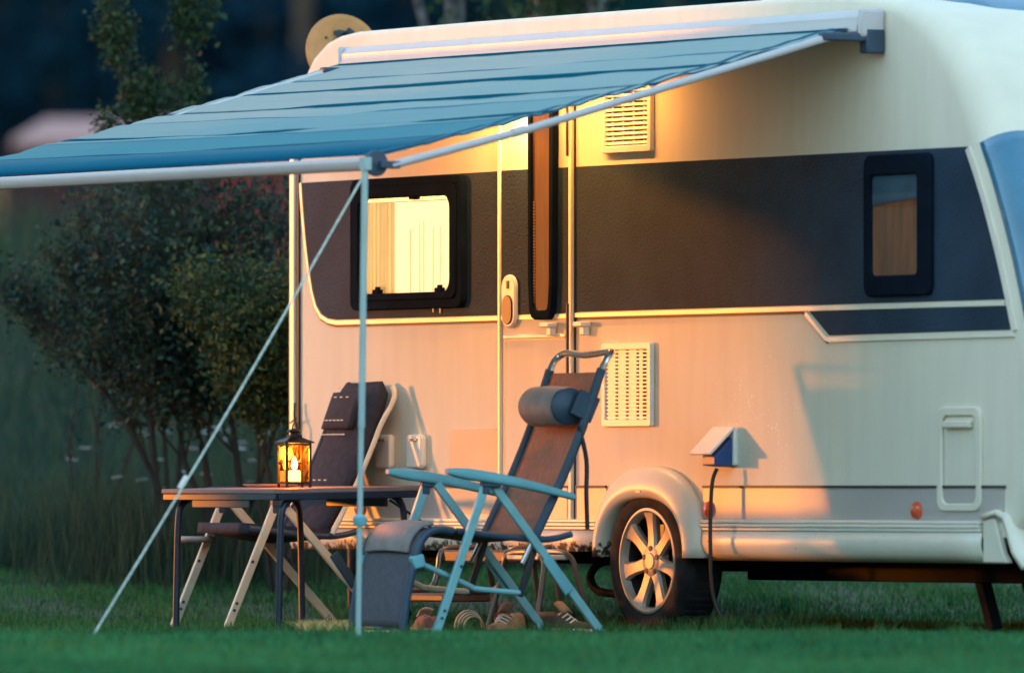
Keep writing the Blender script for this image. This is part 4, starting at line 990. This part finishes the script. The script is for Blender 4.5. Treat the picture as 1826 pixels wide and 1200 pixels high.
def leaf_mesh(name, centers, size, m, parent, seed=0, var=None, quad=True, asp=.55):
    rng = np.random.default_rng(seed); C = np.array(centers, dtype=float); n = len(C)
    d1 = rng.normal(size=(n, 3)); d1 /= np.linalg.norm(d1, axis=1)[:, None]
    d2 = rng.normal(size=(n, 3)); d2 = np.cross(d1, d2); d2 /= np.linalg.norm(d2, axis=1)[:, None]
    sz = size * rng.uniform(.6, 1.3, n)[:, None]
    V = np.stack([C - d1 * sz, C + d2 * sz * asp, C + d1 * sz, C - d2 * sz * asp], 1)
    org = ORG.get(parent.name, Vector()); V = V - np.array([org.x, org.y, org.z])
    me = bpy.data.meshes.new(name); me.vertices.add(n * 4); me.vertices.foreach_set('co', V.reshape(-1).astype(np.float32))
    li = np.arange(n * 4); me.loops.add(n * 4); me.loops.foreach_set('vertex_index', li.astype(np.int32))
    me.polygons.add(n); me.polygons.foreach_set('loop_start', (np.arange(n) * 4).astype(np.int32)); me.update(calc_edges=True)
    at = me.attributes.new('var', 'FLOAT', 'POINT')
    vv = np.clip(rng.normal(.4, .28, n) + (0 if var is None else np.array(var)), 0, 1)
    at.data.foreach_set('value', np.repeat(vv, 4).astype(np.float32))
    o = bpy.data.objects.new(name, me); COL.objects.link(o); me.materials.append(m); o.parent = parent; ORG[o.name] = org
    return o
def grow(rng, base, direction, length, r0, depth, spread, up, out, leafs, seg=6, nb=4, dens=1.0, lr=.06, bf=1.0, i0=1, wob=.18):
    p = Vector(base); d = Vector(direction).normalized(); pts = [p.copy()]; rad = [r0]
    for i in range(seg):
        d = (d + Vector((rng.uniform(-1, 1), rng.uniform(-1, 1), rng.uniform(-1, 1))) * wob + Vector((0, 0, up))).normalized()
        p = p + d * (length / seg); pts.append(p.copy()); rad.append(r0 * (1 - .8 * (i + 1) / seg))
        if depth > 0 and i >= i0:
            for _ in range(nb if i > i0 else nb - 1):
                s = (d + Vector((rng.uniform(-1, 1), rng.uniform(-1, 1), rng.uniform(-.6, 1))) * spread).normalized()
                grow(rng, p, s, length * rng.uniform(.35, .55) * bf, rad[-1] * .55, depth - 1, spread, up, out, leafs, seg, max(2, nb - 1), dens, lr, min(1, bf * 1.6))
        if depth <= 1:
            k = dens * (2.2 if depth == 0 else 1.0)
            for _ in range(int(k) + (1 if rng.random() < k % 1 else 0)):
                leafs.append(p + Vector((rng.gauss(0, lr), rng.gauss(0, lr), rng.gauss(0, lr))))
    out.append((pts, rad))
def bushy(name, label, cat, x, y, stems, m_leaf, size, seed, spread=.8, up=.1, depth=2, dens=1.0, nb=3, group=None, wood=None, lr=.06, asp=.55, bf=1.0, i0=1, wob=.18):
    rng = random.Random(seed); z = zxy(x, y)
    o = thing(name, label, cat, (x, y, z), 0, group); out = []; leafs = []
    for (dx, dy, dirv, ln, r0) in stems:
        grow(rng, (x + dx, y + dy, z - .05), dirv, ln, r0, depth, spread, up, out, leafs, 6, nb, dens, lr, bf, i0, wob)
    mb = MB()
    for pts, rad in out: mb.tube(pts, [max(.0015, q) for q in rad], 5)
    mb.build('trunk', wood or M['twig'], o, ang=60, fix=False)
    leaf_mesh('crown', leafs, size, m_leaf, o, seed, asp=asp)
    return o
def cvec(l, f, u): return RV * l + DV * f + Vector((0, 0, u))
# big dark shrub left of the caravan
x, y = at_px(395, 48.6)
bushy('shrub', 'large dark leafy shrub spreading left of the caravan rear', 'shrub', x, y,
      [(0, 0, cvec(-.16, 0, 1), 1.25, .028), (.1, 0, cvec(.12, .1, 1), 1.3, .028), (-.1, .05, cvec(-.52, -.1, 1), 1.3, .024), (0, .1, cvec(.3, .2, 1), 1.15, .022), (.05, 0, cvec(-.02, -.2, 1), 1.35, .026), (.1, 0, cvec(-.34, .2, 1), 1.3, .022)],
      M['shrub_leaf'], .018, 11, spread=.8, up=.07, depth=3, dens=.42, nb=3, lr=.05, bf=.85, i0=2)
x, y = at_px(498, 47.6)
bushy('hawthorn_bush', 'yellowish green hawthorn bush touching the caravan rear corner', 'bush', x, y,
      [(0, 0, cvec(-.05, 0, 1), 1.22, .022), (.05, 0, cvec(.2, .1, 1), 1.15, .018), (-.05, 0, cvec(-.18, 0, 1), 1.1, .016)],
      M['yellow_leaf'], .018, 21, spread=.8, up=.04, depth=2, dens=1.7, nb=4, lr=.05, bf=.62, i0=3)
x, y = at_px(292, 49.6)
bushy('sapling', 'tall slender sapling rising above the awning at left', 'tree', x, y,
      [(0, 0, cvec(-.03, 0, 1), 2.85, .022), (.05, 0, cvec(.05, 0, 1), 2.5, .018), (-.02, .05, cvec(0, 0, 1), 2.1, .014)],
      M['sapling_leaf'], .017, 31, spread=.6, up=.22, depth=2, dens=1.3, nb=4, lr=.03, bf=.27, wob=.06)
x, y = at_px(175, 50.5)
bushy('twiggy_bush', 'thin twiggy bush at far left with sparse leaves', 'bush', x, y,
      [(0, 0, cvec(.05, 0, 1), 1.2, .014), (0, 0, cvec(-.25, 0, 1), 1.0, .012), (.05, 0, cvec(.2, 0, 1), 1.25, .012)],
      M['shrub_leaf'], .016, 41, spread=.7, up=.12, depth=1, dens=.7, nb=2, lr=.03, bf=.5)

def big_tree(name, label, u, D, m_bark, r0, lean, fork=None, seed=1, group=None):
    x, y = at_px(u, D); z = zxy(x, y); o = thing(name, label, 'tree', (x, y, z), 0, group); rng = random.Random(seed)
    mb = MB(); pts = []; H = 7.5
    for k in range(15):
        q = k / 14; pts.append(Vector((x, y, z - .2 + H * q)) + RV * (lean * q + .04 * math.sin(5 * q + seed)))
    mb.tube(pts, [r0 * (1.15 - .75 * k / 14) for k in range(15)], 14)
    if fork:
        fz, dl, fr0 = fork
        b0_ = Vector((x, y, fz)) + RV * (lean * (fz - z) / H)
        mb.tube(smooth_path([b0_, b0_ + RV * dl * .4 + Vector((0, 0, .10)), b0_ + RV * dl + Vector((0, 0, .30)), b0_ + RV * dl * 2.2 + Vector((0, 0, 1.6))], 5), [fr0 * (1 - .03 * k) for k in range(16)], 12)
    leafs = []
    for k in range(9):
        a = rng.uniform(0, 6.28); zz_ = z + H * rng.uniform(.68, .98); b0_ = Vector((x, y, zz_)) + RV * lean * .8; e = b0_ + Vector((math.cos(a), math.sin(a), rng.uniform(-.1, .5))) * rng.uniform(.9, 1.7)
        mb.tube(smooth_path([b0_, b0_.lerp(e, .5) + Vector((0, 0, .1)), e], 4), [r0 * .25 * (1 - .1 * j) for j in range(9)], 6)
        for j in range(230):
            q = rng.uniform(.3, 1.15); leafs.append(b0_.lerp(e, q) + Vector((rng.gauss(0, .28), rng.gauss(0, .28), rng.gauss(0, .24))))
    mb.build('trunk', m_bark, o, ang=70)
    leaf_mesh('crown', leafs, .06, M['sapling_leaf'], o, seed)
    return o
big_tree('birch_tree', 'forked grey tree trunk behind the middle of the awning', 822, 55, M['bark_grey'], .062, .02, (2.86, -.22, .036), 3)
big_tree('pine_tree', 'reddish tree trunk with a leafy twig behind the caravan roof', 965, 56, M['bark_red'], .058, .0, None, 4)
big_tree('birch_tree', 'straight grey tree trunk nearest the roof rack', 1047, 56, M['bark_grey'], .060, .05, None, 6)
x, y = at_px(978, 54.5)
bushy('young_tree', 'leafy green young tree around the reddish trunk', 'tree', x, y, [(0, 0, cvec(-.02, 0, 1), 2.6, .02), (.04, 0, cvec(.05, 0, 1), 2.45, .018)], M['yellow_leaf'], .03, 52, spread=.5, up=.2, depth=2, dens=1.4, nb=3, lr=.07)

# meadow flowers
fl = thing('meadow_flower', 'small white flower on a thin stem in the tall meadow grass', 'flower', (0, 0, 0), 0, 'white meadow flowers')
MB().tube([(0, 0, 0), (.01, 0, .2), (.0, .01, .42)], .0025, 5).build('stem', M['meadow'], fl, local=True)
fh = MB()
for k in range(9):
    a = 2 * math.pi * k / 9; fh.add([(.004 * math.cos(a), .01 + .004 * math.sin(a), .42), (.026 * math.cos(a - .28), .01 + .026 * math.sin(a - .28), .427), (.030 * math.cos(a), .01 + .030 * math.sin(a), .424), (.026 * math.cos(a + .28), .01 + .026 * math.sin(a + .28), .427)], [(0, 1, 2, 3)])
fh.build('bloom', M['petal'], fl, local=True, solid=.003, fix=False)
rng = random.Random(5); spots = [(330, 690), (345, 705), (348, 720), (262, 768), (285, 770), (240, 775), (370, 765), (355, 672), (440, 720), (300, 690), (430, 790), (380, 770), (395, 765), (405, 785), (440, 770), (350, 845), (270, 855), (290, 870), (410, 800), (330, 800), (235, 740), (200, 760), (455, 740), (470, 820), (230, 850), (150, 800), (270, 820), (310, 840), (415, 1018), (185, 700), (120, 820), (480, 760), (375, 880), (250, 900), (440, 860)]
for i, (u, v) in enumerate(spots):
    u += rng.uniform(-8, 8); D = 50.0
    for _ in range(40):   # walk back along the bank until the flower's head stands at this height
        x, y = at_px(u, D); zt = EYE + (870 - v) / 18300 * D
        if zt - gz(D) < .46: break
        D += .25
    hgt = min(1.15, max(.35, (zt - gz(D)) / .42))
    o = fl if i == 0 else copy_tree(fl)
    o.location = (x, y, gz(D)); o.scale = (1, 1, hgt); o.rotation_euler = (rng.uniform(-.15, .15), rng.uniform(-.15, .15), rng.uniform(0, 6))

# red board fence behind the shrub, red hut far off
fe = thing('board_fence', 'red-brown vertical board fence behind the shrub at the caravan rear', 'fence', (*at_px(520, 57), gz(57)))
bm_ = MB(); rng = random.Random(9)
for k in range(26):
    u = 400 + k * 34; D = 57 + k * .05; x, y = at_px(u, D)
    bm_.box((x, y, gz(D) + .62 + rng.uniform(-.02, .02)), (.088, .022, 1.35), Matrix.Rotation(math.atan2(RV.y, RV.x), 3, 'Z'))
bm_.build('boards', M['red_wood'], fe, bevel=.003)
a = at_px(395, 57.1); b_ = at_px(1255, 58.4)
MB().bar((*a, gz(57) + .35), (*b_, gz(58.4) + .35), .03, .07).bar((*a, gz(57) + .95), (*b_, gz(58.4) + .95), .03, .07).build('fence_rail', M['red_wood'], fe)
HD = 120
def hp(u, D, z): x, y = at_px(u, D); return Vector((x, y, z))
hz = gz(HD)
hut = thing('hut', 'blurred dark red hut with a pale pink roof on the far left bank', 'hut', (*at_px(150, HD), hz))
Hb = EYE + (870 - 452) / 18300 * HD; Ht = EYE + (870 - 262) / 18300 * HD
def slab(name, u0, u1, z0, z1, D, dep, m, parent=hut, **k):
    p0 = hp(u0, D, z0); p1 = hp(u1, D, z0)
    q = [p0, p1, p1 + DV * dep, p0 + DV * dep]
    return MB().add([tuple(p) for p in q] + [(p.x, p.y, z1) for p in q], [(3, 2, 1, 0), (4, 5, 6, 7), (0, 1, 5, 4), (1, 2, 6, 5), (2, 3, 7, 6), (3, 0, 4, 7)]).build(name, m, parent, **k)
slab('wall', 8, 560, hz - .4, Ht, HD, 4, mat('dark_red_wall', (.05, .012, .016), .8, var=.2))
slab('plinth', 6, 562, hz - .3, Hb + .10, HD - .05, 4.1, M['ochre'])
slab('corner_post', -12, 8, hz - .3, Ht - .4, HD - .08, .3, M['ochre'])
zt = EYE + (870 - 212) / 18300 * HD
p0 = hp(20, HD - .4, Ht - .02); p1 = hp(590, HD - .4, Ht - .02)
MB().add([p0, p1, p1 + DV * 2.4 + Vector((0, 0, zt - Ht)), p0 + DV * 2.4 + RV * .3 + Vector((0, 0, zt - Ht)), p0 + Vector((0, 0, .09)), p1 + Vector((0, 0, .09)), p1 + DV * 2.4 + Vector((0, 0, zt - Ht + .09)), p0 + DV * 2.4 + RV * .3 + Vector((0, 0, zt - Ht + .09))],
         [(0, 1, 2, 3), (4, 7, 6, 5), (0, 4, 5, 1), (1, 5, 6, 2), (2, 6, 7, 3), (3, 7, 4, 0)]).build('roof', M['pink_roof'], hut)

# dark conifers closing the view
def conifer_proto(seed, m, broad):
    rng = random.Random(seed); o = thing('spruce_tree' if not broad else 'leafy_tree', '', 'tree', (0, 0, 0))
    MB().tube([(0, 0, -.3), (.03, 0, 4), (0, 0, 8.5)], [.16, .1, .03], 8).build('trunk', M['bark'], o, local=True)
    L_ = []; V_ = []
    for k in range(150):
        h_ = rng.uniform(.2, 9); a = rng.uniform(0, 6.28)
        rmax = (2.2 * (1 - h_ / 9.6) + .25) if not broad else 2.1 * math.sin(math.pi * min(1, (h_ + 1.2) / 10.5)) ** .6
        ln = rmax * rng.uniform(.65, 1.05); vb = rng.gauss(0, .18)
        for j in range(52):
            q = rng.uniform(.15, 1) ** .7
            L_.append((math.cos(a) * ln * q + rng.gauss(0, .16), math.sin(a) * ln * q + rng.gauss(0, .16), h_ - (.35 * q if not broad else -.2 * q) + rng.gauss(0, .12))); V_.append(vb + .15 * (q - .5))
    leaf_mesh('crown', L_, .10, m, o, seed, V_, asp=.45)
    return o
prot = [conifer_proto(1, M['forest_leaf'], False), conifer_proto(2, M['forest_leaf'], False), conifer_proto(3, M['forest_green'], True)]
rng = random.Random(12); used = set(); k = 0
KW = ['dark blue spruce in the wood beyond the meadow', 'narrow dark spruce in the wood beyond the meadow', 'dark green broadleaf tree in the wood beyond the meadow']
for row, D in enumerate((142, 150, 160)):
    for i in range(-9, 10):
        lat = i * 2.6 + (1.3 if row % 2 else 0) + rng.uniform(-.5, .5)
        DD = D + rng.uniform(-2.5, 2.5); kind = 2 if rng.random() < .33 else (0 if rng.random() < .6 else 1)
        o = prot[kind] if kind not in used else copy_tree(prot[kind]); used.add(kind)
        x, y = ground_point(lat, DD); sc = rng.uniform(.95, 1.3)
        o.location = (x, y, gz(DD) - .3); o.scale = (sc, sc, sc * rng.uniform(.95, 1.15)); o.rotation_euler = (0, 0, rng.uniform(0, 6.28))
        o['label'] = KW[kind]; o['group'] = 'dark trees of the wood behind the campsite'; o['category'] = 'tree'
fo = thing('forest', 'dense dark forest far behind the trees', 'forest'); fo['kind'] = 'stuff'
L_ = []; rngn = np.random.default_rng(4)
n = 120000; lat = rngn.uniform(-60, 60, n); DD = 175 + rngn.uniform(0, 8, n) + 2 * np.sin(lat); zz_ = 45 * rngn.uniform(0, 1, n) ** 1.7
C_ = np.stack([CAM.x + DV.x * DD + RV.x * lat, CAM.y + DV.y * DD + RV.y * lat, 2.0 + zz_], 1)
leaf_mesh('foliage', C_, .55, M['forest_leaf'], fo, 4, asp=.8)

# woods all round the campsite, open only where the low sun comes through
n = 120000; az = rngn.uniform(0, 2 * np.pi, n); sa = SUN_AZ % (2 * np.pi); va = math.atan2(DV.y, DV.x)
keep = (np.abs((az - sa + np.pi) % (2 * np.pi) - np.pi) > R(5.5)) & (np.abs((az - va + np.pi) % (2 * np.pi) - np.pi) > R(26))
az = az[keep]; n = len(az); rr2 = 66 + rngn.uniform(0, 8, n); wl = np.exp(-((az - R(212)) / R(42)) ** 2) + .6 * np.exp(-((az - R(75)) / R(45)) ** 2); top = 9 + 46 * wl + 2 * np.sin(az * 9) + 1.5 * np.sin(az * 23)
leaf_mesh('foliage', np.stack([rr2 * np.cos(az), rr2 * np.sin(az), rngn.uniform(0, 1, n) * top], 1), .62, M['forest_leaf'], fo, 6, asp=.8)

# ------------------------------------------------------------------ added, unseen camper beyond the left edge (it shades the front of the caravan)
nb_ = thing('camper', 'white camper parked beyond the left edge of the view', 'camper', (-6.4, -8.5, 0))
prof2 = [(-3.2 + .80, .45), (-3.2 + .36, 1.32), (-3.2, 2.04), (-3.2 - .28, 2.6), (-3.2 - .55, 3.15), (-3.6, 3.62), (0, 3.66), (3.2, 3.6), (3.5, 3.2), (3.6, 2.0), (3.6, .45)]
ns = make_shell(prof2, 2.2, False, .06)
ns.xf(Matrix.Translation((-6.70, -9.6, 0))).build('body', M['shell'], nb_)
for x in (-8.0, -4.9): MB().lathe([(.2, -.1), (.3, -.1), (.33, -.06), (.33, .06), (.3, .1), (.2, .1)], (x, -9.55, .33), 'Y', 24, True).lathe([(.2, -.1), (.3, -.1), (.33, -.06), (.33, .06), (.3, .1), (.2, .1)], (x, -7.45, .33), 'Y', 24, True).build('wheel', M['tyre'], nb_)  # wheels of the added, unseen camper
